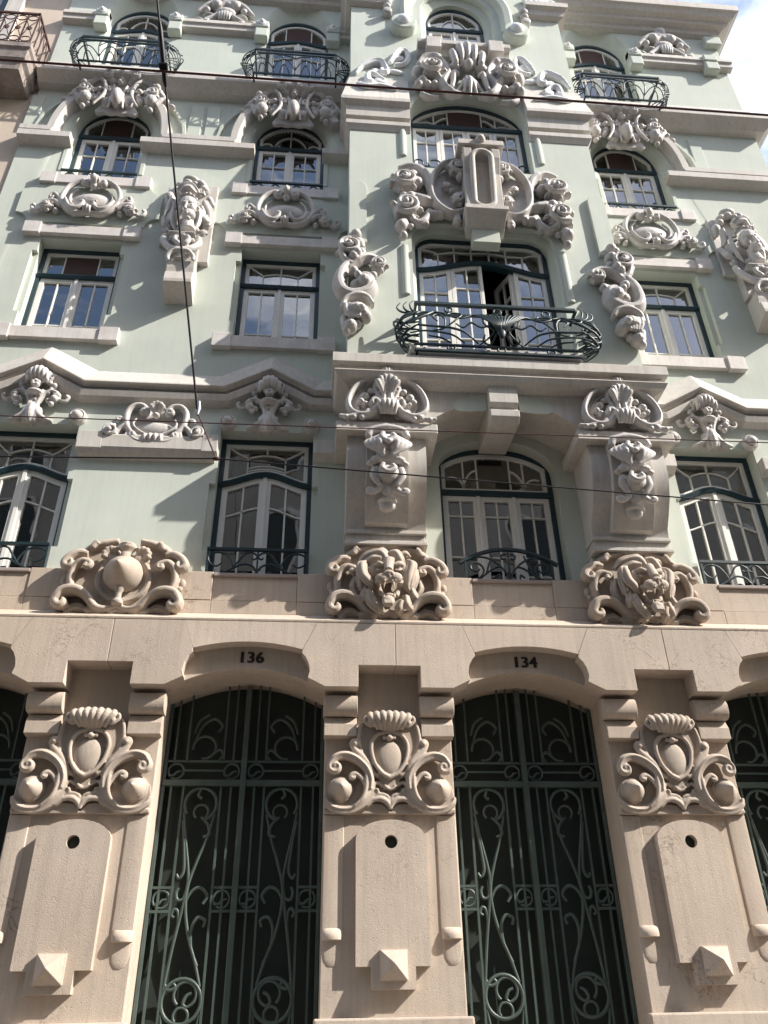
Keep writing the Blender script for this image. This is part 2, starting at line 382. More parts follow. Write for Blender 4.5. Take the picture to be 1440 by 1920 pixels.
# ---- ground-floor stone
def pier(k):
    X = PR[k]
    p = put('pier', MB().box(-.55, .55, 0, .60, .13, 4.72), 'stone', bld, (X, 0, 0), bevel=.008)
    # raised panel with arched head and notched foot
    pan = [(-.285, 1.98), (-.168, 1.98), (-.168, 1.83), (.168, 1.83), (.168, 1.98), (.285, 1.98), (.285, 2.88)]+arc(0, 2.88, .285, .15, 0, 180, 14)[1:]
    hole = arc(0, 2.86, .052, .052, 0, 360, 16)[:-1]
    a = put('panel', MB().prism(pan, -.07, .0, [hole[::-1]]), 'stone', p)
    put('hole_recess', MB().prism(arc(0, 2.86, .052, .052, 0, 360, 16)[:-1], -.012, -.004), 'darkdoor', p)
    # diamond block
    q = MB().box(-.105, .105, -.105, -.07, 1.885, 2.09)
    q.add([(-.1, -.105, 1.89), (.1, -.105, 1.89), (.1, -.105, 2.085), (-.1, -.105, 2.085), (0.0, -.215, 1.99)], [(0, 1, 4), (1, 2, 4), (2, 3, 4), (3, 0, 4)])
    put('diamond_block', q, 'stone', p, bevel=.004)
    for s in (-1, 1):
        sh = MB().loft([[(s*.462+.082*math.cos(t), -.014*math.sin(t)**.35, z) for t in np.linspace(0, math.pi, 9)] for z in (2.24, 3.07)])
        put('shaft', sh, 'stone', p, smooth=40)
        cp = MB().loft([[(s*.465+w*math.cos(t), -d*math.sin(t), z) for t in np.linspace(0, math.pi, 9)] for z, w, d in ((2.245, .08, .014), (2.225, .082, .045), (2.19, .082, .06), (2.165, .08, .055), (2.160, .076, .010), (2.09, .076, .010), (2.03, .064, .009), (1.995, .04, .007), (1.985, .02, .002))])
        put('shaft_drop', cp, 'stone', p, smooth=35)
        # roll and block
        rl = MB().loft([[(x*s, -.06-.075*math.sin(t)**.7*(1 if True else 0), 3.98+.09*math.cos(t)) for t in np.linspace(0, math.pi, 13)]+[(x*s, .01, 3.89), (x*s, .01, 4.07)] for x in (.275, .572)])
        put('roll_block', rl, 'stone', p, smooth=40, bevel=.004)
        bl = MB().loft([[(x*s, -.035, 3.885), (x*s, -.075, 3.815), (x*s, -.075, 3.715), (x*s, .01, 3.705), (x*s, .01, 3.885)] for x in (.28, .562)])
        put('corbel_block', bl, 'stone', p, bevel=.005)
    put('plinth', MB().box(-.59, .59, -.07, 0, .13, 1.655), 'stone', p, bevel=.015)
    return p
PIER = [pier(k) for k in range(4)]
put('pier', MB().box(-.245, .245, 0, .60, .13, 4.72), 'stone', bld, (XL+.245-.015, 0, 0), bevel=.008)
def parab(x): return 4.10+.2*(1-(x/.7)**2)
hd = MB().prism([(x, parab(x)) for x in np.linspace(-.7, .7, 21)]+[(.7, 4.715), (-.7, 4.715)], -.10, .58)
hood0 = None
for k, c in enumerate(C):
    if hood0 is None: hood0 = h_ = put('arch_block', hd, 'stone', bld, (c, 0, 0), bevel=.006)
    else: h_ = copy_part(hood0, (c, 0, 0), bld)
# fascia blocks
key = [(-.575, 4.70), (.60, 4.70), (.478, 4.44)]+[(x, 4.44+.065*(1-(x/.475)**2)) for x in np.linspace(.475, -.475, 15)]+[(-.478, 4.44)]
bite = [(.717, 4.18), (.702, 4.24), (.714, 4.31), (.742, 4.37), (.775, 4.405), (.770, 4.44)]
rh = [(.06, 4.30), (.275, 4.30), (.275, 4.10), (.56, 4.10)]+bite+[(.673, 4.70), (.06, 4.70)]
lh = [(-x, z) for x, z in rh[1:-1]]; lh = [(.056, 4.30)]+lh[:-1]+[(-.648, 4.70), (.056, 4.70)]
sb = [put('stone_block', MB().prism(pp, -.22, .0), 'stone', bld, (C[0], 0, 0), bevel=.004) for pp in (key, rh, lh)]
for c in C[1:]: copy_part(sb[0], (c, 0, 0), bld)
for i, pp in ((1, rh), (2, lh)):
    sb[i].location = (PR[0], 0, 0)
    for x in PR[1:]: copy_part(sb[i], (x, 0, 0), bld)
put('stone_block', MB().prism([(XL-C[0], 4.10), (-.69, 4.10)]+[(x-1.25, z) for x, z in bite]+[(-.58, 4.70), (XL-C[0], 4.70)], -.22, 0), 'stone', bld, (C[0], 0, 0), bevel=.004)
put('ledge', MB().mouldh([(XL, 0), (XR, 0), (XR, 3)], [(.222, 4.703), (.225, 4.725), (.0, 4.872), (-.1, 4.872), (-.1, 4.703)]), 'stone', bld, bevel=.004)
xs = [XL]
for c in C: xs += [c-.40, c+.40]
xs += [XR]
for i in range(len(xs)-1):
    a, b = xs[i]+.0015, xs[i+1]-.0015; win = i % 2 == 1
    if win: put('stone_block', MB().box(a, b, .012, YW+.06, 5.013, 5.262), 'stone', bld, bevel=.004)
    else: put('stone_block', MB().box(a, b, 0, YW+.02, 5.013, 5.312), 'stone', bld, bevel=.006)
    n = 1 if win else 2
    w_ = (b-a+.003)/n
    for j in range(n):
        sh = .37 if not win else 0
        put('stone_block', MB().box(a+j*w_+(sh*(j > 0)), a+(j+1)*w_-.003+(sh*(j < n-1)), .004, YW+.02, 4.874, 5.010), 'stone', bld, bevel=.004)
for c in C:
    put('window_sill', MB().box(c-.398, c+.398, -.012, YW+.25, 5.263, 5.30), 'mauve', bld, bevel=.006)

# ---- pedimented string course
def string(path):
    return MB().mould(path, [(YW, .26), (-.045, .01), (-.05, -.005), (-.05, -.016), (.0, -.024), (.0, -.046), (.05, -.052), (.05, -.088), (-.008, -.092), (-.008, -.104), (.012, -.170), (YW, -.21)])
ped = lambda c: [(c-.50, 7.61), (c, 7.905), (c+.50, 7.61)]
put('string_course', string([(XL, 7.61)]+ped(C[0])+ped(C[1])+[(B-BH-.06, 7.61)]), 'trim', bld, bevel=.003)
put('string_course', string([(B+BH+.06, 7.61)]+ped(C[3])+[(XR, 7.61)]), 'trim', bld, bevel=.003)

# ---- bay floor slab, vaulted beam, keystone rib
bpath = [(B-BH+.04, YW), (B-BH+.04, YB), (B+BH-.04, YB), (B+BH-.04, YW)]
put('bay_slab', MB().mouldh(bpath, [(-.05, 7.70), (.12, 7.70), (.20, 7.645), (.20, 7.525), (.14, 7.515), (.14, 7.49), (.08, 7.483), (.08, 7.445), (.18, 7.438), (.18, 7.425), (.15, 7.37), (.03, 7.32), (-.05, 7.32)]), 'trim', bld, bevel=.003)
put('bay_slab_core', MB().box(B-BH+.08, B+BH-.08, YB+.04, YW, 7.33, 7.69), 'trim', bld)
put('balcony_plinth', MB().box(B-1.0, B+.93, -.60, -.30, 7.70, 7.80), 'sillstone', bld, bevel=.01)
va = [(B-BH+.02, 6.82), (B-.80, 6.82)]+[(B+x, 6.92+.32*(1-(x/.80)**2)) for x in np.linspace(-.80, .80, 25)]+[(B+.80, 6.82), (B+BH-.02, 6.82), (B+BH-.02, 7.33), (B-BH+.02, 7.33)]
put('vaulted_beam', MB().prism(va, YB, YW), 'trim', bld, smooth=30)
for s in (-1, 1):
    gp = [W(*q, YB) for q in ((850, 765), (849, 757), (856, 750), (868, 746), (912, 740), (912, 769), (880, 771), (862, 770))]
    put('green_lobe', MB().prism([(s*(x-B), z) for x, z in gp], YB-.006, YB+.01), 'green', bld, (B, 0, 0), smooth=40)
kp = [(-.52, 7.40), (-.52, 7.13), (-.46, 7.09), (-.48, 7.06), (-.52, 7.03), (-.515, 6.95), (-.45, 6.90), (YW+.1, 6.98), (YW+.1, 7.40)]
put('keystone', MB().loft([[(x, y, z) for y, z in kp] for x in (-.155, .155)]), 'trim', bld, (B-.01, 0, 0), bevel=.006)

# consoles carrying the bay
def console(X):
    def sec(w, o): return [[(x, y-o, z) for y, z in ((-.39, 6.70), (-.42, 6.5), (-.40, 6.3), (-.33, 6.12), (-.22, 5.97), (-.13, 5.86), (-.11, 5.75))]+[(x, YW, 5.75), (x, YW, 6.70)] for x in (-w, w)]
    c = put('console', MB().loft(sec(.40, 0)), 'trim', bld, (X, 0, 0), smooth=35)
    put('face_strip', MB().loft([[(x, y, z) for y, z in ((-.455, 6.70), (-.49, 6.5), (-.47, 6.3), (-.40, 6.10), (-.29, 5.93), (-.19, 5.80), (-.12, 5.79))]+[(x, -.1, 6.70)] for x in (-.21, .21)]), 'trim', c, smooth=35)
    put('abacus', MB().box(-.52, .52, -.50, YW, 6.70, 6.815), 'trim', c, bevel=.008)
    ft = MB(); ft.box(-.41, .41, -.13, YW, 5.715, 5.755); ft.box(-.395, .395, -.10, YW, 5.62, 5.715); ft.box(-.41, .41, -.15, YW, 5.58, 5.62)
    put('foot', ft, 'trim', c, bevel=.006)
    put('backing', MB().box(-.40, .40, .0, YW, 5.31, 5.58), 'green', c)
    return c
CON = [console(PR[1]), console(PR[2])]

# ---- sills and lintels
def ended_slab(h, e, z0, z1, yf, dz=.0):
    b = MB().box(-h+e, h-e, yf+.02, YW, z0+.02, z1-.02); b.box(-h, -h+e, yf, YW, z0, z1); b.box(h-e, h, yf, YW, z0, z1); return b
sl2 = ended_slab(.72, .22, 8.27, 8.48, .02); ln2 = ended_slab(.72, .21, 10.05, 10.25, .02); sl3 = ended_slab(.715, .20, 11.05, 11.26, .02)
for nm, mbx in (('window_sill', sl2), ('lintel', ln2), ('window_sill', sl3)):
    o = put(nm, mbx, 'sillstone', bld, (C[0], 0, 0), bevel=.006)
    for c in (C[1], C[3]): copy_part(o, (c, 0, 0), bld)
# shelf between first-floor windows, with raised ends
o = put('wall_shelf', MB().mould([(-.70, 6.70), (.70, 6.70)], [(YW, .22), (-.00, .22), (-.01, .20), (-.01, .05), (.03, -.02), (YW, -.05)]).box(-.725, -.47, -.012, YW, 6.73, 6.945).box(.56, .725, -.012, YW, 6.73, 6.945), 'trim', bld, (PR[0]+.02, 0, 0), bevel=.005)
# short shelves on either side of the bay at first-floor window head
for a, b in ((C[1]+.505, PR[1]-.41), (PR[2]+.41, C[3]-.505), (C[3]+.505, PR[3]+.5)):
    put('wall_shelf', MB().box(a, b, -.01, YW, 6.76, 6.92).mould([(a, 6.76), (b, 6.76)], [(-.01, 0), (YW, -.05), (YW, 0)]), 'trim', bld, bevel=.004)
# flat shaped panels behind second-floor cartouches
def bitten(h, z0, z1, r):
    return arc(-h, z0, r, r, 90, 0, 6)+arc(h, z0, r, r, 180, 90, 6)+arc(h, z1, r, r, 270, 180, 6)+arc(-h, z1, r, r, 360, 270, 6)
for c in SIDE:
    put('shaped_panel', MB().prism(bitten(.90, 10.30, 11.10, .17), YW-.035, YW), 'green', bld, (c, 0, 0), bevel=.004)

# ---- third-floor hood bands and archivolts
for x0, x1 in ((XL, C[0]-.47), (C[0]+.47, C[1]-.47), (C[1]+.47, B-BH), (C[3]+.47, XR)):
    put('hood_band', MB().mould([(x0, 11.97), (x1, 11.97)], [(YW, .09), (-.03, .085), (-.05, .07), (-.05, -.04), (-.03, -.05), (YW, -.09)]), 'trim', bld, bevel=.003)
hp = [(YW, .10), (-.06, .06), (-.10, .05), (-.10, -.05), (-.04, -.10), (.02, -.12), (YW, -.12)]
def ogee(c, s, xe, full=True):
    pts = [(c+s*.775, 12.16), (c+s*.765, 12.32), (c+s*.735, 12.52), (c+s*.675, 12.73), (c+s*.57, 12.92), (c+s*.41, 13.07), (c+s*.2, 13.17), (c, 13.20)]
    p, _ = smooth_path(np.array([(x, 0, z) for x, z in pts]), np.ones(len(pts)), 4)
    path = [(xe, 12.13), (c+s*.79, 12.13)]+[(q[0], q[2]) for q in p]
    if s > 0: path = path[::-1]
    return path
def archband(path):
    return MB().mould(path, [(YW, .07), (-.02, .06), (-.04, .04), (-.04, -.05), (0.0, -.075), (YW, -.09)])
for c, s, xe in ((C[0], -1, XL), (C[0], 1, PR[0]), (C[1], -1, PR[0]), (C[3], 1, XR)):
    put('archivolt', archband(ogee(c, s, xe)), 'trim', bld, smooth=30)
put('archivolt', archband([(C[1]+.0, 13.2), (C[1]+.2, 13.15), (C[1]+.42, 13.02), (C[1]+.58, 12.84), (C[1]+.66, 12.7)]), 'trim', bld, smooth=30)
put('archivolt', archband([(C[3]-.70, 12.62), (C[3]-.58, 12.84), (C[3]-.42, 13.02), (C[3]-.2, 13.15), (C[3], 13.20)]), 'trim', bld, smooth=30)
# relief arcs beside the archivolts
for c, s in ((C[0], -1), (C[0], 1), (C[1], -1), (C[3], 1)):
    pts = [(c+s*1.02, 12.28), (c+s*.98, 12.55), (c+s*.86, 12.80), (c+s*.72, 13.0), (c+s*.60, 13.12)]
    if s > 0: pts = pts[::-1]
    put('relief_arc', MB().mould(pts, [(YW, .03), (YW-.05, .02), (YW-.05, -.02), (YW, -.03)]), 'green', bld)
    put('relief_panel', MB().box(c+s*1.04, c+s*1.22, YW-.02, YW, 12.3, 13.05), 'green', bld, bevel=.006)

# ---- cornice below the fourth floor
cp = [(-.0, 13.95), (.03, 13.93), (.16, 13.50), (.25, 13.44), (.25, 13.37), (.22, 13.34), (.16, 13.30), (.11, 13.24), (-.0, 13.22)]
put('cornice', MB().mouldh([(XL, YW), (B-BH, YW)], cp), 'trim', bld, smooth=25)
put('cornice', MB().mouldh([(B+BH, YW), (XR, YW), (XR, 3.5)], cp), 'trim', bld, smooth=25)
# bay cornice bands, either side of the big window
for s in (-1, 1):
    path = [(B-BH, YW), (B-BH, YB), (B-.83, YB)] if s < 0 else [(B+.83, YB), (B+BH, YB), (B+BH, YW)]
    put('bay_cornice', MB().mouldh(path, [(-.02, 13.22), (.015, 13.20), (.12, 12.56), (.13, 12.54), (.13, 12.47), (.10, 12.45), (.06, 12.41), (.055, 12.20), (-.02, 12.18)]), 'trim', bld, smooth=25)
    put('bay_cornice', MB().mouldh(path, [(-.02, 12.13), (.04, 12.12), (.055, 12.10), (.055, 12.02), (.035, 11.99), (.01, 11.93), (-.02, 11.93)]), 'trim', bld, smooth=25)
# main cornice
tp = [(-.3, 16.55), (.38, 16.55), (.38, 16.38), (.34, 16.36), (.30, 16.29), (.22, 16.26), (.20, 16.20), (.11, 16.17), (.08, 16.10), (.0, 16.08), (-.3, 16.08)]
put('main_cornice', MB().mouldh([(B+BH+.02, YW), (XR, YW), (XR, 6)], tp), 'trim', bld, smooth=25, bevel=.004)
put('main_cornice', MB().mouldh([(XL, YW), (B-BH-.02, YW)], tp), 'trim', bld, smooth=25, bevel=.004)
for s in (-1, 1):
    path = [(B-BH, YW), (B-BH, YB), (B-1.12, YB)] if s < 0 else [(B+1.12, YB), (B+BH, YB), (B+BH, YW)]
    put('bay_cornice', MB().mouldh(path, [(-.02, 15.5), (.16, 15.5), (.16, 15.38), (.10, 15.34), (.08, 15.24), (.02, 15.20), (-.02, 15.20)]), 'trim', bld, smooth=25)
# fourth-floor string with boss blocks
for x0, x1 in ((XL, C[0]-.46), (C[0]+.46, C[1]-.46), (C[1]+.46, B-BH), (C[3]+.46, XR+.06)):
    put('window_string', MB().mould([(x0, 15.15), (x1, 15.15)], [(YW, .13), (-.02, .12), (-.03, .02), (0, 0), (0.0, -.09), (YW, -.11)]), 'trim', bld, smooth=25)
for c in SIDE:
    for s in (-1, 1):
        if c == C[3] and s < 0: xx = C[3]-.57
        else: xx = c+s*.57
        o = put('boss_block', MB().box(-.11, .11, -.06, YW, 15.13, 15.30).box(-.105, .105, -.045, YW, 14.88, 15.12), 'green', bld, (xx, 0, 0), bevel=.02)
        put('boss', MB().lathe((0, -.06, 15.24), [(.065, 0), (.065, .012), (.04, .02), (.035, .035), (.018, .05), (.002, .055)], 16), 'whitewash', o, smooth=40)
put('boss_block', MB().box(-.12, .12, -.06, YW, 15.13, 15.30).box(-.115, .115, -.045, YW, 14.9, 15.12), 'green', bld, (XR-.32, 0, 0), bevel=.02)
put('corner_block', MB().box(-.13, .16, .0, .4, 15.78, 16.02), 'green', bld, (XR-.10, 0, 0), bevel=.02)

# ------------------------------------------------------------------ windows
def strip(pts, w, y0, y1):
    """flat bar following an (x, z) polyline"""
    return MB().mould(pts, [(y0, w/2), (y0, -w/2), (y1, -w/2), (y1, w/2)])
def P1():
    arcx = [(-.55+1.1*i/8, .50+.12*(1-((-.55+1.1*i/8)/.55)**2)) for i in range(9)]
    cells = [[(-1, 0), (-.55, 0), (-.55, .5), (-1, 1)], [(1, 0), (1, 1), (.55, .5), (.55, 0)],
             [(-1, 1)]+arcx[:5]+[(0, 1)], [(1, 1), (0, 1)]+arcx[4:], [(-.55, 0), (0, 0)]+arcx[:5][::-1], [(0, 0), (.55, 0)]+arcx[4:][::-1]]
    bars = [[(-1, 1), (-.55, .5)], [(1, 1), (.55, .5)], arcx, [(-.55, 0), (-.55, .5)], [(.55, 0), (.55, .5)], [(0, 0), (0, 1)]]
    return cells, bars, []
def P1h():
    top = [(-.45+.9*i/8, .62+.08*(1-((-.45+.9*i/8)/.45)**2)) for i in range(9)]
    cells = [[(-1, 0), (-.5, 0), (-.5, .62), (-1, 1)], [(1, 0), (1, 1), (.5, .62), (.5, 0)], [(-1, 1), (-.5, .62)]+top[:5]+[(0, 1)], [(1, 1), (0, 1)]+top[4:]+[(.5, .62)], [(-.45, .25), (.45, .25)]+top[::-1]]
    bars = [[(-1, 1), (-.5, .62)], [(1, 1), (.5, .62)], [(-.5, 0), (-.5, .64)], [(.5, 0), (.5, .64)], [(-.5, .62)]+top+[(.5, .62)], [(0, .7), (0, 1)], [(-.5, .22), (.5, .22)], [(-.5, .1), (.5, .1)]]
    return cells, bars, []
def PB(k=.5, n=0):
    cells = [[(-1, 0), (-k, 0), (-k, 1), (-1, 1)], [(-k, 0), (k, 0), (k, 1), (-k, 1)], [(k, 0), (1, 0), (1, 1), (k, 1)]]
    bars = [[(-k, 0), (-k, 1)], [(k, 0), (k, 1)]]
    return cells, bars, [1]
def PF():
    th = np.linspace(0, math.pi, 17); a = [(.56*math.cos(t), .62*math.sin(t)) for t in th]
    sm = [[(-1+.36*math.sin(t)-0.0, .42*math.cos(t)) for t in np.linspace(0, math.pi/2, 7)], [(1-.36*math.sin(t), .42*math.cos(t)) for t in np.linspace(0, math.pi/2, 7)]]
    cells = [[(-1, 0)]+a[8:][::-1]+[(0, 1)]+[(-.5, 1), (-1, 1)] if False else [(-1, 0), (-.56, 0)]+a[8:-1][::-1]+[(0, 1), (-.5, 1), (-1, 1)],
             a[:9]+[(0, 1), (.5, 1), (1, 1), (1, 0)], a[:9]+[(0, 0)], a[8:]+[(0, 0)]]
    return cells, [a, [(0, 0), (0, 1)]]+sm, []
def PBAY3(blind=True):
    k = .34; c, b, bl = PB(k); bl = bl if blind else []; a1 = [(.6+.0*t, 0) for t in (0,)]
    b += [[(-.62, 0), (-.62, 1)], [(.62, 0), (.62, 1)]]
    for s in (-1, 1):
        b.append([(s*(.95-.33*math.sin(t)), .5*math.cos(t)) for t in np.linspace(0, math.pi/2, 6)])
        b.append([(s*(.34+.28*math.sin(t)), .62*math.cos(t)) for t in np.linspace(0, math.pi/2, 6)])
    return c, b, bl
def PBAY2():
    xs = [-.66, -.38, -.10, .18, .46, .70]; xs = [-.72, -.44, -.15, .15, .44, .72]
    wave = [(-.78+1.56*i/24, .60+.07*abs(math.sin(math.pi*(i/24)*2.5))) for i in range(25)]
    e = [-1]+xs+[1]; cells = []
    for i in range(len(e)-1): cells.append([(e[i], 0), (e[i+1], 0), (e[i+1], 1), (e[i], 1)])
    bars = [[(x, 0), (x, 1)] for x in xs[1:-1]]+[[(xs[0], 0), (xs[0], .62)], [(xs[-1], 0), (xs[-1], .62)], wave, [(-1, 1), (-.72, .62)], [(1, 1), (.72, .62)]]
    return cells, bars, []
def window(loc, h, z0, tr, top, pattern, leaves=2, rows=(.3,), label=None, curtain=None, curved=False, openleaf=None, x0off=0):
    """tr(x): transom height, top(x): head height (x relative)"""
    ft = .05; X = np.linspace(-h, h, 25)
    outer = [(-h, z0), (h, z0)]+[(x, top(x)) for x in X[::-1]]
    inner = [(-h+ft, z0+.03), (h-ft, z0+.03)]+[(x, top(min(max(x, -h), h))-ft) for x in np.linspace(h-ft, -h+ft, 25)]
    w = put('window', MB().prism(outer, -.04, .06, [inner[::-1]]), 'teal', bld, loc, bevel=.004, label=label)
    xs_ = np.linspace(-h+.01, h-.01, 21)
    put('transom_bar', MB().mould([(x, tr(x)) for x in xs_], [(-.055, .03), (-.065, .01), (-.05, -.03), (.05, -.03), (.05, .03)]), 'teal', w, smooth=30)
    # fanlight
    s = .045; a = h-ft
    bot = lambda x: tr(x)+.03
    ro = [(x, bot(x)) for x in np.linspace(-a, a, 21)]+[(x, top(x)-ft) for x in np.linspace(a, -a, 21)]
    ai = a-s
    tpi = lambda x: top(x*(1+.03/h))-ft-s; bti = lambda x: bot(x)+s
    ri = [(x, bti(x)) for x in np.linspace(-ai, ai, 21)]+[(x, max(tpi(x), bti(x)+.004)) for x in np.linspace(ai, -ai, 21)]
    put('fanlight_sash', MB().prism(ro, -.015, .03, [ri[::-1]]), 'white', w, bevel=.003)
    cells, bars, blinds = pattern
    mp_ = lambda u, v: (u*ai, bti(u*ai)+v*(max(tpi(u*ai), bti(u*ai)+.004)-bti(u*ai)))
    def dens(poly):
        o = []
        for i in range(len(poly)):
            p, q = poly[i], poly[(i+1) % len(poly)]
            for k in range(4): o.append((p[0]+(q[0]-p[0])*k/4, p[1]+(q[1]-p[1])*k/4))
        return o
    for i, cl in enumerate(cells):
        pl = [mp_(u, v) for u, v in dens(cl)]
        put('pane', MB().prism(pl, .012, .016), 'glass', w)
        if i in blinds: put('blind', MB().prism(pl, .001, .007), 'blind', w)
    for b in bars:
        bb = [b[0]]
        for p, q in zip(b[:-1], b[1:]):
            bb += [(p[0]+(q[0]-p[0])*k/3, p[1]+(q[1]-p[1])*k/3) for k in (1, 2, 3)]
        put('muntin', strip([mp_(u, v) for u, v in bb], .016, -.005, .02), 'white', w)
    # leaves
    wl = 2*a/leaves; st = .06 if leaves < 4 else .05
    for k in range(leaves):
        l0, l1 = -a+k*wl+.002, -a+(k+1)*wl-.002
        t0 = lambda x: tr(x)-.03
        xx = np.linspace(l0, l1, 9); xi = np.linspace(l0+st, l1-st, 9)
        lo = [(l0, z0+.03), (l1, z0+.03)]+[(x, t0(x)) for x in xx[::-1]]
        li = [(l0+st, z0+.03+st*1.6), (l1-st, z0+.03+st*1.6)]+[(x, t0(x)-st) for x in xi[::-1]]
        mb = MB().prism(lo, -.02, .025, [li[::-1]])
        xm = (l0+l1)/2
        # glazing bars belong to the leaf
        zb = z0+.03+st*1.6; mb.box(xm-.009, xm+.009, -.012, .02, zb-.01, t0(xm)-st+.01)
        zf = [lambda x: zb]
        for r in rows:
            fr = (lambda r: (lambda x: zb+(((t0(x) if curved else t0(xm))-st)-zb)*r if not curved else (t0(x)-st)-(1-r)*((t0(0)-st)-zb)))(r)
            zf.append(fr); mb.mould([(x, fr(x)) for x in np.linspace(l0+st, l1-st, 7)], [(-.012, .008), (-.012, -.008), (.02, -.008), (.02, .008)])
        zf.append(lambda x: t0(x)-st)
        if leaves > 1 and k < leaves-1 and leaves != 4: mb.box(l1-.02, l1+.022, -.035, -.021, z0+.03, t0(l1)-.0)
        ang = 0
        sash = put('sash', mb, 'white', w, bevel=.003)
        pans = []
        for xa, xb in ((l0+st, xm-.009), (xm+.009, l1-st)):
            for j in range(len(zf)-1):
                xq = np.linspace(xa, xb, 6)
                pl = [(x, zf[j](x)) for x in xq]+[(x, zf[j+1](x)) for x in xq[::-1]]
                pans.append(put('pane', MB().prism(pl, .008, .012), 'glass', w))
        if openleaf == k:
            hx = l1; rot = Matrix.Translation((hx, .02, 0)) @ Matrix.Rotation(math.radians(-72), 4, 'Z') @ Matrix.Translation((-hx, -.02, 0))
            for o in [sash]+pans: o.matrix_local = rot
    if curtain:
        for (ca, cb, z1_, m_) in curtain:
            n = 30; f = MB(); rings = []
            for z in (z0+.05, z1_):
                rings.append([(ca+(cb-ca)*i/n, .11+.012*math.sin(i*1.9+ca*7), z) for i in range(n+1)])
            f.loft(rings, closed=False); put('curtain', f, m_, w, smooth=60)
    return w
flat = lambda z: (lambda x: z)
hump = lambda z, r, h: (lambda x: z+r*(.5+.5*math.cos(math.pi*x/h)))
ell = lambda z, a, r, p=.5: (lambda x: z+r*max(0., 1-(x/a)**2)**p)
n1 = ['leftmost first-floor window, cut by the photo edge', 'first-floor window with small hopper light above the left door', 'first-floor window right of the bay']
n2 = ['leftmost second-floor window with brown blind', 'second-floor window between mask bracket and bay', 'second-floor window right of the bay']
n3 = ['leftmost arched third-floor window with brown blind', 'arched third-floor window left of the bay with fan muntins', 'arched third-floor window right of the bay']
n4 = ['leftmost top-floor window behind balcony', 'top-floor window left of the bay with brown blind', 'top-floor window right of the bay with brown blind']
for i, c in enumerate(SIDE):
    window((c, YN, 0), .50, 5.31, hump(6.50, .14, .5), flat(7.10), P1h() if i == 1 else P1(), rows=(.72,), curved=True, label=n1[i],
           curtain=[[(-.48, .1, 6.4, 'curtain')], None, [(-.48, .0, 6.4, 'curtain'), (.02, .48, 6.4, 'greycurtain')]][i])
    window((c, YN, 0), .50, 8.42, flat(9.53), flat(10.02), PB(.52) if i == 0 else P1(), rows=(.20,), label=n2[i])
    window((c, YN, 0), .50, 11.18, flat(12.40), ell(12.38, .52, .63), PF() if i == 1 else PB(.52), rows=(.70,), label=n3[i],
           curtain=[None, [(.0, .45, 12.0, 'curtain')], None][i])
    window((c, YN, 0), .50, 14.0, hump(15.22, .10, .5), ell(15.28, .52, .63), PF() if i == 0 else PB(.52), rows=(.70,), curved=True, label=n4[i])
window((B, YN, 0), .64, 5.31, flat(6.49), ell(6.70, .70, .39), PBAY3(False), leaves=3, rows=(.28, .80), label='three-leaf window under the bay with arched iron rail',
       curtain=[(-.6, -.2, 6.45, 'greycurtain'), (.2, .6, 6.45, 'greycurtain')])
window((B, YB+.22, 0), .84, 7.72, hump(9.42, .18, .84), lambda x: 10.0 if abs(x) < .58 else 10.0-.26+math.sqrt(max(0, .26**2-(abs(x)-.58)**2)), PBAY2(), leaves=4, rows=(.3, .80), label='wide balcony window of the bay with one leaf open', openleaf=2)
window((B, YB+.22, 0), .82, 11.2, flat(12.42), ell(12.40, .84, .57, .62), PBAY3(), leaves=4, rows=(.74,), label='wide arched third-floor bay window with brown blind')
window((B, YB+.22, 0), .47, 13.9, flat(15.07), ell(15.06, .49, .66), PF(), rows=(.70,), label='arched top-floor window of the bay')
# ------------------------------------------------------------------ carved ornament
def crop(ox, oy, ref, d, s=4.):
    """photo-crop coordinates -> list of (x relative to ref, z) on plane Y = d"""
    def f(*pts): return [(W(ox+u/s, oy+v/s, d)[0]-ref, W(ox+u/s, oy+v/s, d)[1]) for u, v in pts]
    return f
def arm(mb, pts, r, y=-.04, curl=None, flat=1., res=6, seg=10, flute=0, famp=.1, ball=0., lift=.02):
    p = [np.array(q, float) for q in pts]
    if len(p) > 2: sp, _ = smooth_path(np.array([(q[0], 0, q[1]) for q in p]), np.ones(len(p)), res); p = [np.array([q[0], q[2]]) for q in sp]
    n0 = len(p)
    if curl:
        dr, rc, turns = curl; t = unit(p[-1]-p[-2]); nrm = np.array([-t[1], t[0]])*dr; c = p[-1]+nrm*rc
        a0 = math.atan2(*(p[-1]-c)[::-1]); k = int(14*turns)
        for i in range(1, k+1):
            q = rc*(1-.72*i/k); a = a0+dr*2*math.pi*turns*i/k; p.append(c+q*np.array([math.cos(a), math.sin(a)]))
    n = len(p); ys = np.interp(np.linspace(0, 1, n), np.linspace(0, 1, len(y)), y) if hasattr(y, '__len__') else np.full(n, float(y))
    if curl: ys = ys-np.clip((np.arange(n)-n0)/(n-n0+1), 0, 1)*lift
    r = np.array(r if hasattr(r, '__len__') else [r, r], float); rr = np.interp(np.linspace(0, 1, n), np.linspace(0, 1, len(r)), r)
    mb.tube([(q[0], ys[i], q[1]) for i, q in enumerate(p)], rr, seg, flat, flute, famp)
    e = p[-1]
    if ball: mb.ball((e[0], ys[-1], e[1]), ball)
    return mb
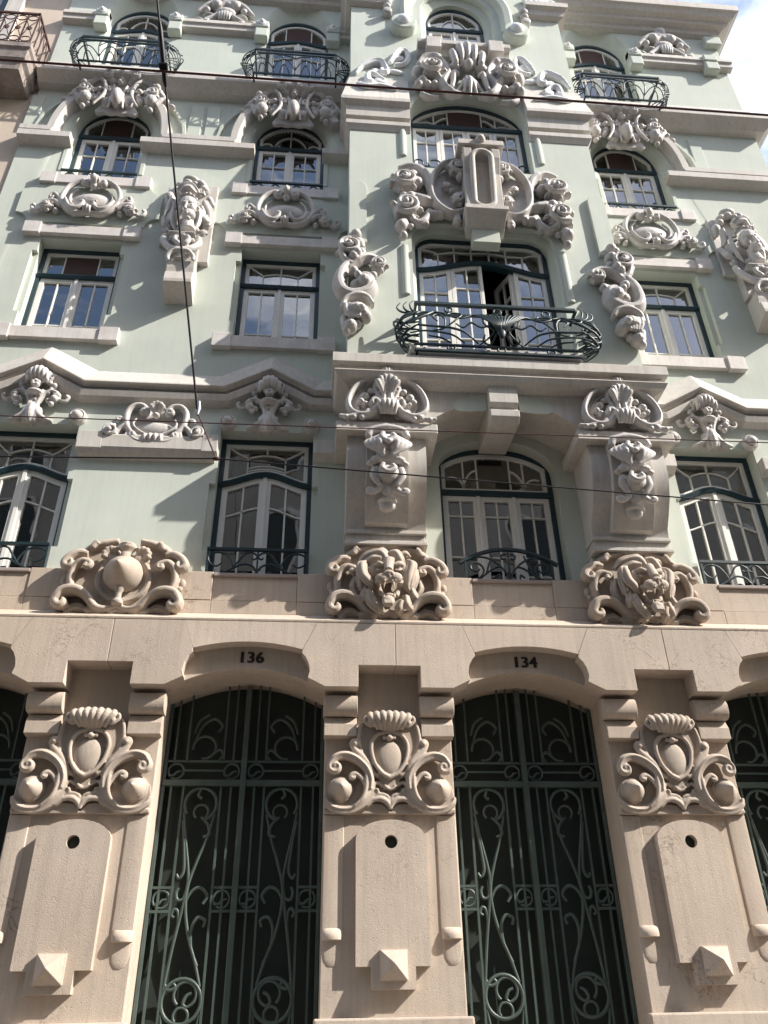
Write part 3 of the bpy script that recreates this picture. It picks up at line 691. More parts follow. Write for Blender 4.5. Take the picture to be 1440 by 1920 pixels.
def comb(mb, x0, x1, zt, zb, n, conv=.6, depth=.10, r=None, y0=-.02, rnd=.12):
    """row of flutes rolling forward over the top and tucking under"""
    w = (x1-x0)/n; r = r or w*.58; xc = (x0+x1)/2; h = zt-zb
    zt0 = zt
    for i in range(n):
        x = x0+w*(i+.5); xb = xc+(x-xc)*conv; u_ = ((x-xc)/((x1-x0)/2))**2; e = 1-.25*u_; zt = zt0-rnd*h*u_
        mb.tube([(xc+(x-xc)*.9, y0, zt-h*.10), (x, y0-depth*.6*e, zt+h*.02), (x, y0-depth*e, zt-h*.25), (xc+(x-xc)*(.3+.7*conv), y0-depth*.95*e, zt-h*.6), (xb, y0-depth*.55, zb)], [r*.8, r, r*1.05, r*.9, r*.5], 8, res=3)
def rose(mb, x, z, r, y=-.05, dirn=1, seed=0):
    """curled acanthus rosette: hollow cup with a rolled rim and a bud inside"""
    g = random.Random(seed); mb.ball((x, y+.10*r, z), (r, r*.55, r), 16, 9); a0 = g.uniform(0, 6.28)
    sp = []
    for i in range(30):
        a = a0+dirn*i*.36; q = r*(.95-.024*i); sp.append((x+q*math.cos(a), y-.42*r-.012*r*i, z+q*math.sin(a)*.95))
    mb.tube(sp, [r*.19, r*.20, r*.12, r*.10], 8)
    mb.ball((x-.08*r*dirn, y-.62*r, z-.02*r), (r*.26, r*.28, r*.26))
    for i in range(6):
        a = a0+i*1.05+g.uniform(-.2, .2); q = r*1.05
        mb.ball((x+q*math.cos(a), y-.06*r, z+q*math.sin(a)), (r*.30, r*.34, r*.20), 8, 6, a)
def fan(mb, x, z, a0, a1, n, rin, rout, r0, r1, y0=-.03, y1=-.10, curlb=.0):
    """shell / palmette ribs"""
    for i in range(n):
        a = math.radians(a0+(a1-a0)*i/(n-1)); k = .82+.18*math.sin(math.pi*i/(n-1)); c, s = math.cos(a), math.sin(a)
        mb.tube([(x+rin*c, y0, z+rin*s), (x+.6*rout*k*c, (y0+y1)/2-.01, z+.6*rout*k*s), (x+rout*k*c, y1, z+rout*k*s), (x+(rout*k+curlb)*c, y1+.03, z+(rout*k+curlb)*s-.01)], [r0, (r0+r1)/2, r1, r1*.6], 7, res=3)

# --- pier cartouche: fluted crest, shield, volutes with cones
def pier_cartouche(p0):
    k = crop(580, 1280, PR[1]-.004, -.08); h = MB()
    h.prism(k((606, 300), (420, 290), (372, 350), (362, 450), (395, 560), (445, 640), (515, 705), (545, 775), (560, 800), (606, 800)), -.055, .005)
    arm(h, k((606, 262), (480, 262), (400, 300), (372, 380), (372, 460), (405, 560), (460, 650), (520, 700)), [.018, .02, .018], -.06)
    arm(h, k((606, 375), (510, 390), (462, 470), (482, 590), (540, 675), (606, 715)), .017, -.085)
    arm(h, k((470, 720), (455, 640), (400, 560), (345, 505), (318, 460)), [.022, .034, .03, .022, .022], -.06, (-1, .026, .8), ball=.024)
    arm(h, k((450, 800), (455, 720), (420, 640), (350, 575), (270, 545), (200, 560), (160, 605)), [.026, .034, .038, .036, .030, .022], -.07, (1, .046, 1.0), flute=5, famp=.14, ball=.026, flat=1.3)
    arm(h, k((330, 545), (250, 530), (185, 550), (155, 590)), [.02, .03, .026, .016], -.045, flat=1.)
    arm(h, k((395, 620), (450, 720), (448, 830), (390, 905), (300, 950), (200, 945), (130, 900), (112, 850)), [.018, .034, .038, .038, .035, .032, .026, .012], -.05, flute=5, famp=.18)
    arm(h, k((420, 640), (425, 760), (400, 860), (330, 930)), [.012, .018, .018, .008], -.09)
    arm(h, k((425, 850), (420, 780), (390, 715), (345, 680), (315, 690)), [.012, .02, .022, .018], -.075, (1, .02, .7), flute=3)
    arm(h, k((606, 945), (588, 900), (540, 868), (480, 875), (430, 925)), [.014, .022, .024, .02, .01], -.06)
    arm(h, k((606, 880), (580, 845), (530, 832), (470, 845), (440, 870)), [.012, .018, .018, .012], -.055)
    arm(h, k((545, 770), (505, 745), (478, 775), (485, 812)), [.012, .016, .014], -.06, (1, .018, .8))
    arm(h, k((606, 800), (585, 790), (560, 765)), .012, -.07)
    h.prism(k((606, 960), (560, 905), (480, 895), (400, 925), (300, 968), (180, 965), (108, 935), (108, 965), (150, 975), (606, 978)), -.04, .005)
    h.prism(k((140, 972), (108, 972), (104, 860), (130, 760), (200, 720), (350, 760), (450, 640), (606, 780), (606, 960), (300, 960)), -.022, .005)
    h.mirror(); a = np.array(k((430, 235), (785, 370))); comb(h, -.19, .19, a[0][1], a[1][1]+.01, 7, .62, .13, .028, -.03)
    for s in (-1, 1): arm(h, [(s*.20, a[0][1]-.03), (s*.215, a[0][1]-.07), (s*.18, a[0][1]-.11)], .016, -.12, (-s, .035, 1.1))
    h.ball((0, -.10, k((606, 418))[0][1]), (.028, .03, .024)); [h.ball((s*.04, -.085, k((606, 415))[0][1]), (.02, .018, .018)) for s in (-1, 1)]
    fz = k((606, 560))[0][1]; h.ball((0, -.060, fz), (.112, .040, .150), 32, 20)
    o = carve('cartouche', h, 'carved', bld, (PR[0], 0, 0), .0065, 1)
    cz = [k((257, 790))[0], k((957, 800))[0]]
    cm = MB().lathe((0, 0, 0), [(.108, 0), (.108, .035), (.100, .045), (.094, .047), (.091, .058), (.068, .092), (.046, .126), (.023, .160), (.001, .195)], 32)
    me = None
    for s in (-1, 1):
        c_ = put('cone', cm if me is None else me, 'carved', o, (s*.408, 0, cz[0][1]), smooth=35); me = c_.data
    return o
pc = pier_cartouche(None)
pc['label'] = 'carved shield cartouche with two cones on the left pier'
copy_part(pc, (PR[1], 0, 0), bld, label='carved shield cartouche with two cones on the middle pier')
copy_part(pc, (PR[2], 0, 0), bld, label='carved shield cartouche with two cones on the right pier')

# --- scroll frame shared by the ball relief and the lion heads
def scroll_frame(h, full=True):
    k = crop(0, 960, PR[0]+.035, -.1)
    h.prism(k((890, 770), (470, 770), (470, 560), (530, 430), (640, 270), (760, 215), (890, 196)), -.05, .1)
    arm(h, k((890, 200), (760, 218), (650, 268), (545, 420), (490, 560), (470, 700)), [.035, .035, .035, .03, .025, .02], -.05, flat=1.3)
    # lower volutes (broad ribbons standing well proud)
    arm(h, k((890, 715), (790, 735), (715, 720), (660, 650), (610, 612), (545, 600), (475, 618), (428, 668)), [.03, .035, .04, .045, .05, .05, .045, .035], [-.10, -.13, -.16, -.16, -.14], (1, .055, .75), flat=2.1, ball=.035)
    arm(h, k((530, 560), (525, 490), (560, 410), (620, 372), (672, 385)), [.03, .035, .04, .034, .026], [-.09, -.12, -.15], (-1, .035, .7), flat=1.4, ball=.022, flute=4, famp=.1)
    arm(h, k((660, 310), (600, 300), (530, 330), (490, 370)), [.035, .045, .045, .035], [-.08, -.11], (1, .042, .8), flat=1.6, ball=.03)
    arm(h, k((880, 205), (790, 225), (700, 250), (645, 285)), [.02, .035, .035, .03], -.08, flat=1.3)
    arm(h, k((740, 225), (720, 235), (700, 260)), [.03, .03], -.12, ball=.03)
    h.ball((*k((470, 500))[0][:1], -.05, k((470, 500))[0][1]), (.035, .04, .05)); h.ball((k((475, 545))[0][0], -.06, k((475, 545))[0][1]), .03)
    arm(h, k((485, 765), (530, 725), (590, 715), (640, 735)), [.03, .04, .04, .03], -.11, flute=5, famp=.15)
    arm(h, k((640, 750), (710, 742), (785, 745)), [.05, .048, .05], -.11, flat=1.)
    arm(h, k((670, 755), (675, 735)), [.056, .05], -.11); arm(h, k((750, 760), (752, 735)), [.056, .05], -.11)
    arm(h, k((890, 735), (840, 745), (800, 760)), [.03, .035, .02], -.12, flute=3)
    h.prism(k((890, 790), (460, 790), (450, 745), (480, 700), (560, 690), (650, 740), (890, 760)), -.09, .1)
    h.mirror()
def ball_relief():
    k = crop(0, 960, PR[0]+.035, -.1); h = MB(); scroll_frame(h)
    z0 = k((880, 470))[0][1]
    h.lathe((0, -.03, z0-.03), [(.25, 0), (.262, .05), (.245, .085), (.215, .075), (.20, .05), (.15, .05)], 36)
    for s in (-1, 1):
        fan(h, s*.10, z0+.16, 90-s*75, 90-s*5, 5, .03, .13, .02, .028, -.06, -.14, .02)
        h.ball((s*.13, -.08, z0+.17), (.09, .06, .07))
    h.lathe((0, -.13, z0+.17), [(.03, -.02), (.05, .06), (.085, .10), (.08, .125), (.05, .14)], 16, 'z'); h.ball((0, -.13, z0+.30), (.085, .09, .03))
    h.tube([(0, -.17, z0+.19), (0, -.2, z0+.1)], [.05, .03], 12)
    h.lathe((0, -.17, z0-.30), [(.05, -.03), (.055, 0), (.03, .03), (.028, .08), (.05, .14)], 14, 'z')
    o = carve('ball_relief', h, 'carved', bld, (PR[0]+.035, 0, 0), .0075, 0, deep=.88, label='carved scroll relief with a pointed stone ball on the ledge')
    put('pointed_ball', MB().lathe((0.0, 0, z0+.0), [(.16, .05), (.178, .09), (.180, .13), (.165, .175), (.135, .215), (.10, .255), (.065, .30), (.03, .345), (.003, .385)], 40), 'carved', o, smooth=35)
    return o
ball_relief()
# --- lion heads
def lion(X, turn, label):
    h = MB(); scroll_frame(h); f = MB(); RX = PR[1]+.01; s5 = 5.538
    def q3(u, v, y): x, z = W(600+u/s5, 1000+v/s5, y-.02); return (x-RX, y, z)
    def bl(u, v, y, r, seg=14): f.ball(q3(u, v, y), r, seg, 10)
    def lk(pts, r, k=10):
        q = np.array([q3(*p) for p in pts]); n = len(q)
        for o_, s_, dy in ((-.62, .50, .010), (0, .58, -.012), (.62, .50, .008)):
            w = []
            for i in range(n):
                t = unit(q[min(i+1, n-1)]-q[max(i-1, 0)]); b = unit(np.cross(t, OUT)); w.append(q[i]+b*r[i]*o_*(1.1 if i < n-1 else 2.2)+np.array([0, dy, 0]))
            f.tube(w, [x*s_ for x in r], 9, 1., res=5)
    bl(712, 345, -.12, (.16, .14, .13), 18); bl(720, 265, -.235, (.08, .06, .04)); bl(705, 330, -.22, (.12, .07, .07))
    f.tube([q3(720, 255, -.27), q3(720, 310, -.335), q3(720, 355, -.39)], [.05, .045, .042], 12, res=3); bl(720, 368, -.41, (.046, .03, .022)); bl(722, 390, -.405, (.02, .025, .03))
    for u in (690, 752): bl(u, 372, -.415, (.018, .02, .016))
    bl(660, 440, -.36, (.074, .06, .054)); bl(785, 432, -.36, (.072, .06, .054)); bl(722, 425, -.365, (.05, .05, .05)); bl(560, 385, -.20, (.06, .07, .09)); bl(875, 385, -.20, (.055, .07, .09))
    for sg, c in ((-1, 720), (1, 720)):
        f.tube([q3(c+sg*55, 300, -.31), q3(c+sg*105, 285, -.295), q3(c+sg*160, 315, -.24)], [.018, .026, .016], 8, res=3); bl(c+sg*98, 330, -.262, (.022, .016, .017)); f.tube([q3(c+sg*60, 352, -.285), q3(c+sg*105, 358, -.28), q3(c+sg*140, 345, -.245)], [.010, .014, .01], 7, res=3)
        f.tube([q3(c+sg*120, 470, -.29), q3(c+sg*105, 550, -.21), q3(c+sg*75, 635, -.25)], [.032, .024, .026], 8, res=3)
        f.tube([q3(c+sg*50, 478, -.385), q3(c+sg*50, 535, -.385)], [.016, .004], 8); f.tube([q3(c+sg*56, 640, -.325), q3(c+sg*54, 585, -.335)], [.013, .004], 8)
        for i in range(3): f.ball(q3(c+sg*(40+30*i), 455, -.41+.012*i), .010)
    bl(716, 645, -.24, (.070, .09, .028)); bl(715, 680, -.31, (.062, .055, .055))
    for i in range(5): f.tube([q3(680+18*i, 655, -.345), q3(678+19*i, 695, -.36), q3(685+16*i, 735, -.32)], [.010, .014, .006], 6, res=2)
    for pts, r in (([(500, 280, -.2), (440, 300, -.26), (450, 400, -.28), (510, 470, -.28), (560, 560, -.24)], [.02, .045, .046, .04, .008]), ([(430, 330, -.18), (415, 450, -.2), (430, 540, -.2), (415, 590, -.17)], [.03, .036, .032, .008]),
        ([(480, 540, -.2), (460, 640, -.22), (450, 725, -.18)], [.03, .042, .008]), ([(500, 560, -.24), (540, 680, -.26), (620, 760, -.24), (670, 815, -.2)], [.03, .048, .044, .008]), ([(385, 420, -.12), (350, 550, -.12), (400, 660, -.12)], [.03, .04, .01]),
        ([(690, 238, -.26), (640, 180, -.25), (560, 190, -.2), (470, 230, -.16), (385, 325, -.12)], [.03, .045, .045, .04, .01]), ([(640, 235, -.27), (560, 240, -.25), (480, 285, -.2), (400, 335, -.16)], [.03, .04, .036, .01]), ([(700, 200, -.22), (640, 160, -.2), (555, 180, -.15)], [.03, .036, .01]),
        ([(725, 185, -.22), (790, 180, -.25), (840, 255, -.26), (875, 345, -.22)], [.03, .042, .04, .01]), ([(830, 215, -.18), (895, 200, -.18), (945, 245, -.14)], [.03, .036, .01]), ([(905, 270, -.2), (960, 300, -.25), (930, 420, -.27), (910, 520, -.24), (935, 595, -.2)], [.03, .046, .046, .04, .008]),
        ([(970, 340, -.18), (990, 440, -.2), (960, 540, -.2), (940, 625, -.18)], [.03, .04, .036, .008]), ([(950, 560, -.2), (985, 640, -.2), (1045, 712, -.15)], [.03, .04, .008]), ([(895, 630, -.22), (910, 720, -.24), (965, 785, -.2)], [.03, .042, .008]), ([(855, 680, -.24), (830, 760, -.24), (812, 832, -.2)], [.03, .042, .008]),
        ([(1010, 420, -.1), (1040, 560, -.1), (1000, 660, -.1)], [.03, .04, .01])): lk(pts, r)
    if turn:
        R3 = Matrix.Rotation(math.radians(turn), 3, 'Z'); f.v = [tuple(R3 @ Vector(v)) for v in f.v]
    h.add(f.v, f.f)
    return carve('lion_head', h, 'carved', bld, (X, -.02, 0), .0060, 0, label=label, deep=.84)
lo = lion(PR[1]+.01, 0, 'roaring stone lion head left of the arched window rail')
l2 = lion(PR[2]+.01, 9, 'roaring stone lion head right of the arched window rail')

# --- oval cartouche on the first-floor shelf
def shelf_cartouche():
    X0 = PR[0]+.06; k = crop(0, 640, X0, -.1); h = MB(); ks = lambda *p: [(x, z) for x, z in k(*p)]
    arm(h, k((1165, 690), (1090, 695), (1020, 675), (960, 620), (930, 550), (945, 470), (1000, 425), (1060, 428), (1090, 460)), [.03, .035, .035, .036, .036, .034, .034, .03, .026], -.05, (-1, .04, .9), ball=.025)
    arm(h, k((1165, 650), (1080, 650), (1010, 610), (985, 570), (1010, 530)), [.014, .016, .016, .014, .01], -.07)
    arm(h, k((1130, 700), (1060, 705), (1000, 690), (960, 660)), [.028, .03, .026, .02], -.06, (-1, .03, .9), flute=4)
    arm(h, k((940, 560), (910, 580), (880, 600), (850, 640)), [.03, .034, .03, .02], -.05)
    rx, rz = k((815, 620))[0]; rose(h, rx, rz, .085, -.045, 1, 4)
    arm(h, k((935, 540), (905, 525), (880, 520)), [.024, .03, .02], -.05, (1, .02, .7))
    arm(h, k((900, 690), (930, 650), (940, 620)), [.02, .03, .02], -.05, flute=3)
    arm(h, k((850, 690), (800, 695), (765, 680)), [.03, .028, .015], -.05)
    h.prism(k((1165, 715), (780, 715), (770, 640), (850, 590), (930, 520), (960, 460), (1165, 440)), -.02, .0)
    h.mirror(); x, z = k((1165, 590))[0]; h.ball((0, -.03, z), (.20, .035, .085), 24, 10)
    fan(h, 0, k((1165, 500))[0][1], 55, 125, 5, .02, .13, .02, .03, -.04, -.1, .01); h.ball((0, -.08, k((1165, 515))[0][1]), (.04, .04, .03))
    comb(h, -.11, .11, k((1165, 655))[0][1], k((1165, 715))[0][1], 4, 1., .05, .022, -.04)
    carve('oval_cartouche', h, 'stucco', bld, (X0, YW, 0), .0085, 0, deep=1.3, label='oval scrolled cartouche standing on the first-floor shelf')
shelf_cartouche()
# --- palmette over first-floor windows
def palmette():
    k = crop(360, 640, C[1]+.02, -.02); h = MB()
    h.prism(k((602, 480), (560, 500), (535, 570), (485, 618), (412, 622), (470, 640), (560, 648), (602, 662)), -.05, .0)
    arm(h, k((540, 610), (558, 530), (535, 460), (490, 425), (445, 432)), [.02, .026, .028, .026, .02], -.06, (1, .022, .7), flat=1.2)
    for u, v, r in ((450, 475, .045), (462, 512, .03), (432, 448, .035), (490, 490, .03), (480, 380, .035), (495, 405, .025), (515, 365, .03), (500, 440, .03)):
        x, z = k((u, v))[0]; h.ball((x, -.06, z), (r, r*.9, r))
    arm(h, k((425, 462), (400, 478), (370, 480), (350, 455)), [.016, .018, .016, .013], -.05, (-1, .02, .6), ball=.018)
    arm(h, k((415, 634), (480, 620), (540, 580), (572, 500)), [.012, .03, .04, .03], -.055)
    arm(h, k((602, 500), (570, 480), (555, 440), (545, 420)), [.02, .022, .016], -.07)
    arm(h, k((560, 470), (540, 450), (525, 430)), [.025, .02, .012], -.08)
    h.mirror(); t = np.array(k((510, 285), (700, 390))); comb(h, -.125, .125, t[0][1]+.01, t[1][1], 6, 1.0, .12, .026, -.03, .45)
    for s in (-1, 1): arm(h, [(s*.12, t[0][1]-.02), (s*.15, t[0][1]-.07), (s*.13, t[0][1]-.12)], .018, -.07, (-s, .026, .9))
    fl = k((602, 402))[0][1]
    for i in range(5):
        a = i*1.257+.3; h.ball((.03*math.cos(a), -.12, fl+.026*math.sin(a)), (.03, .03, .026))
    h.ball((0, -.10, k((602, 455))[0][1]), (.085, .05, .035)); h.ball((0, -.06, k((602, 585))[0][1]), (.055, .055, .14))
    for s in (-1, 1): h.ball((s*.06, -.05, k((602, 600))[0][1]), (.045, .04, .11), 10, 8, -s*.25)
    return carve('palmette', h, 'stucco', bld, (C[0], YW, 0), .0075, 0, deep=1.3)
pm = palmette(); pm['label'] = 'stucco palmette under the leftmost gable of the string course'
copy_part(pm, (C[1], YW, 0), bld, label='stucco palmette under the gable left of the bay'); copy_part(pm, (C[3], YW, 0), bld, label='stucco palmette under the gable right of the bay')
sm = MB().lathe((0, 0, 7.175), [(.092, 0), (.092, .05), (.088, .07), (.075, .078), (.066, .068), (.060, .075), (.05, .10), (.03, .118), (.004, .124)], 28)
sme = None
for c in SIDE:
    for s in (-1, 1):
        if c == C[3] and s < 0: continue
        o = put('stud', sm if sme is None else sme, 'stucco', bld, (c+s*.455+.02, YW, 0), smooth=40); sme = o.data
o = put('stud', sme, 'stucco', bld, (C[3]-.46, YW-.02, 0))

# --- bay console ornament: scallop above, acanthus drop below
def console_shell():
    k = crop(1080, 640, PR[2]+.035, -.45); h = MB()
    arm(h, k((318, 332), (250, 352), (165, 392), (95, 450), (70, 540), (105, 615), (190, 650), (265, 625), (290, 580)), [.02, .028, .03, .03, .032, .036, .04, .04, .034], -.05, (1, .045, .8), flat=1.6, ball=.03)
    arm(h, k((300, 380), (230, 410), (160, 460), (130, 540), (160, 590)), [.012, .014, .014, .012], -.03)
    h.prism(k((322, 330), (160, 395), (80, 480), (75, 560), (130, 640), (322, 650)), -.02, .0)
    for u, v, r in ((180, 510, .05), (160, 540, .04), (215, 470, .04), (195, 560, .035), (250, 520, .035)):
        x, z = k((u, v))[0]; h.ball((x, -.05, z), (r, r, r*.9))
    arm(h, k((320, 560), (280, 510), (240, 450), (235, 400)), [.02, .026, .024], -.06, flute=4); arm(h, k((325, 550), (310, 480), (290, 400), (300, 350)), [.02, .028, .03], -.08, flute=4)
    h.mirror()
    zt = k((320, 330))[0][1]; zb = k((320, 650))[0][1]
    fan(h, 0, zb+.20, 62, 118, 6, .03, .27, .018, .034, -.05, -.12, .02)
    comb(h, -.11, .11, zb+.17, zb, 5, .8, .10, .024, -.03); comb(h, -.06, .06, zt+.02, zt-.12, 4, .7, .06, .016, -.06)
    arm(h, [(-.50, zb-.03), (-.40, zb-.04), (-.30, zb-.01), (-.2, zb+.0)], [.02, .03, .03, .02], -.07, (1, .025, .8)); arm(h, [(.50, zb-.03), (.40, zb-.04), (.30, zb-.01), (.2, zb+.0)], [.02, .03, .03, .02], -.07, (-1, .025, .8))
    for s in (-1, 1):
        for i in range(3): h.ball((s*(.27+.08*i), -.07, zb-.045), (.035, .03, .03))
    return carve('scallop', h, 'stucco', bld, (PR[1]+.01, YB, 0), .008, 0, deep=1.3)
sc_ = console_shell(); sc_['label'] = 'stucco scallop above the left bay console'
copy_part(sc_, (PR[2]+.01, YB, 0), bld, label='stucco scallop above the right bay console')
def console_drop():
    h = MB(); Y = lambda z: np.interp(z, [5.79, 5.93, 6.10, 6.3, 6.5, 6.7], [-.12, -.29, -.40, -.47, -.49, -.455])
    arm(h, [(-.16, 6.60), (-.12, 6.68), (0, 6.71), (.12, 6.68), (.16, 6.60)], [.03, .04, .045, .04, .03], Y(6.65)-.04, flat=1.5)
    h.ball((0, Y(6.52), 6.52), (.135, .10, .12), 16, 10); h.ball((0, Y(6.40), 6.38), (.10, .08, .08))
    for s in (-1, 1):
        for i in range(4): arm(h, [(s*(.03+.03*i), 6.62-.01*i), (s*(.07+.035*i), 6.54-.01*i), (s*(.06+.025*i), 6.44), (s*.03, 6.38-.01*i)], [.012, .022, .02, .01], [Y(6.6)-.08+.015*i, Y(6.5)-.11+.02*i, Y(6.4)-.08])
        h.ball((s*.05, Y(6.42)-.08, 6.44), .04); h.ball((s*.09, Y(6.34)-.02, 6.33), (.05, .05, .04)); h.ball((s*.13, Y(6.34), 6.30), (.04, .04, .03))
        arm(h, [(s*.10, 6.26), (s*.11, 6.16), (s*.07, 6.06)], [.03, .035, .02], [Y(6.2)-.03, Y(6.1)-.05])
        arm(h, [(s*.03, 6.10), (s*.08, 6.03), (s*.12, 6.00)], [.03, .028, .022], Y(6.05)-.04, (s, .026, .7), ball=.022)
    arm(h, [(-.04, 6.60), (-.05, 6.54), (0, 6.49), (.05, 6.54), (.03, 6.59)], [.02, .028, .028, .02], Y(6.55)-.115); h.ball((0, Y(6.48)-.13, 6.48), .028)
    h.ball((0, Y(6.20)-.01, 6.20), (.095, .08, .10), 14, 9); arm(h, [(-.04, 6.27), (-.05, 6.21), (0, 6.17), (.05, 6.21), (.03, 6.26)], [.02, .024, .024, .018], Y(6.22)-.09)
    h.ball((0, Y(6.08), 6.06), (.05, .05, .09)); h.lathe((0, Y(5.97)+.0, 5.965), [(.03, .0), (.075, -.0), (.08, -.02), (.06, -.03)], 16, 'z')
    h.ball((0, Y(5.93), 5.92), (.068, .065, .065), 16, 10)
    h.v = [(x*1.25, y-.02, z) for x, y, z in h.v]
    return carve('acanthus_drop', h, 'stucco', bld, (PR[1], 0, 0), .0075, 1)
cd = console_drop(); cd['label'] = 'stucco acanthus drop on the left bay console'
copy_part(cd, (PR[2], 0, 0), bld, label='stucco acanthus drop on the right bay console')

# --- second-floor cartouche
def cartouche2():
    k = crop(360, 320, C[1]+.02, YW-.04); h = MB()
    arm(h, k((705, 430), (620, 435), (550, 410), (500, 350), (500, 290), (540, 230), (610, 195), (650, 195)), [.03, .036, .038, .034, .032, .032, .034, .04], -.055, (-1, .06, .9), flute=4, famp=.06, ball=.035)
    arm(h, k((705, 395), (640, 395), (580, 370), (550, 330), (560, 285), (600, 255)), [.014, .018, .018, .016, .014], -.05)
    arm(h, k((525, 340), (560, 395), (610, 415), (650, 395), (660, 370)), [.022, .03, .03, .026, .018], -.085, (1, .018, .6))
    arm(h, k((500, 350), (460, 310), (430, 290), (410, 310)), [.034, .036, .03, .02], -.05, (1, .03, .7), flute=4)
    x, z = k((395, 378))[0]; rose(h, x, z, .075, -.05, -1, 2)
    arm(h, k((500, 380), (450, 345), (405, 340), (365, 360)), [.03, .034, .03, .02], -.05)
    x, z = k((462, 407))[0]; h.ball((x, -.04, z), .038)
    arm(h, k((345, 395), (320, 408), (292, 395), (285, 370)), [.022, .024, .022, .016], -.04, (-1, .024, .7), ball=.018)
    h.mirror()
    zc = k((705, 330))[0][1]; h.lathe((0, 0, zc), [(.31, 0), (.31, .02), (.25, .03), (.2, .05), (.1, .075), (.002, .085)], 32, 'y', (1, .60))
    zt = k((712, 185))[0][1]; zb = k((703, 445))[0][1]
    comb(h, -.045, .045, zt, zt-.15, 3, .7, .10, .022, -.03); h.ball((0, -.06, zt-.16), (.05, .04, .04)); comb(h, -.05, .05, zb+.12, zb-.01, 3, 1.0, .08, .02, -.03)
    return carve('shell_cartouche', h, 'stucco', bld, (C[0]+.02, YW-.03, 0), .0085, 0, deep=1.3)
c2 = cartouche2(); c2['label'] = 'oval stucco cartouche above the leftmost second-floor window'
copy_part(c2, (C[1]+.02, YW-.03, 0), bld, label='oval stucco cartouche above the second-floor window left of the bay')
copy_part(c2, (C[3]-.02, YW-.03, 0), bld, label='oval stucco cartouche above the second-floor window right of the bay')

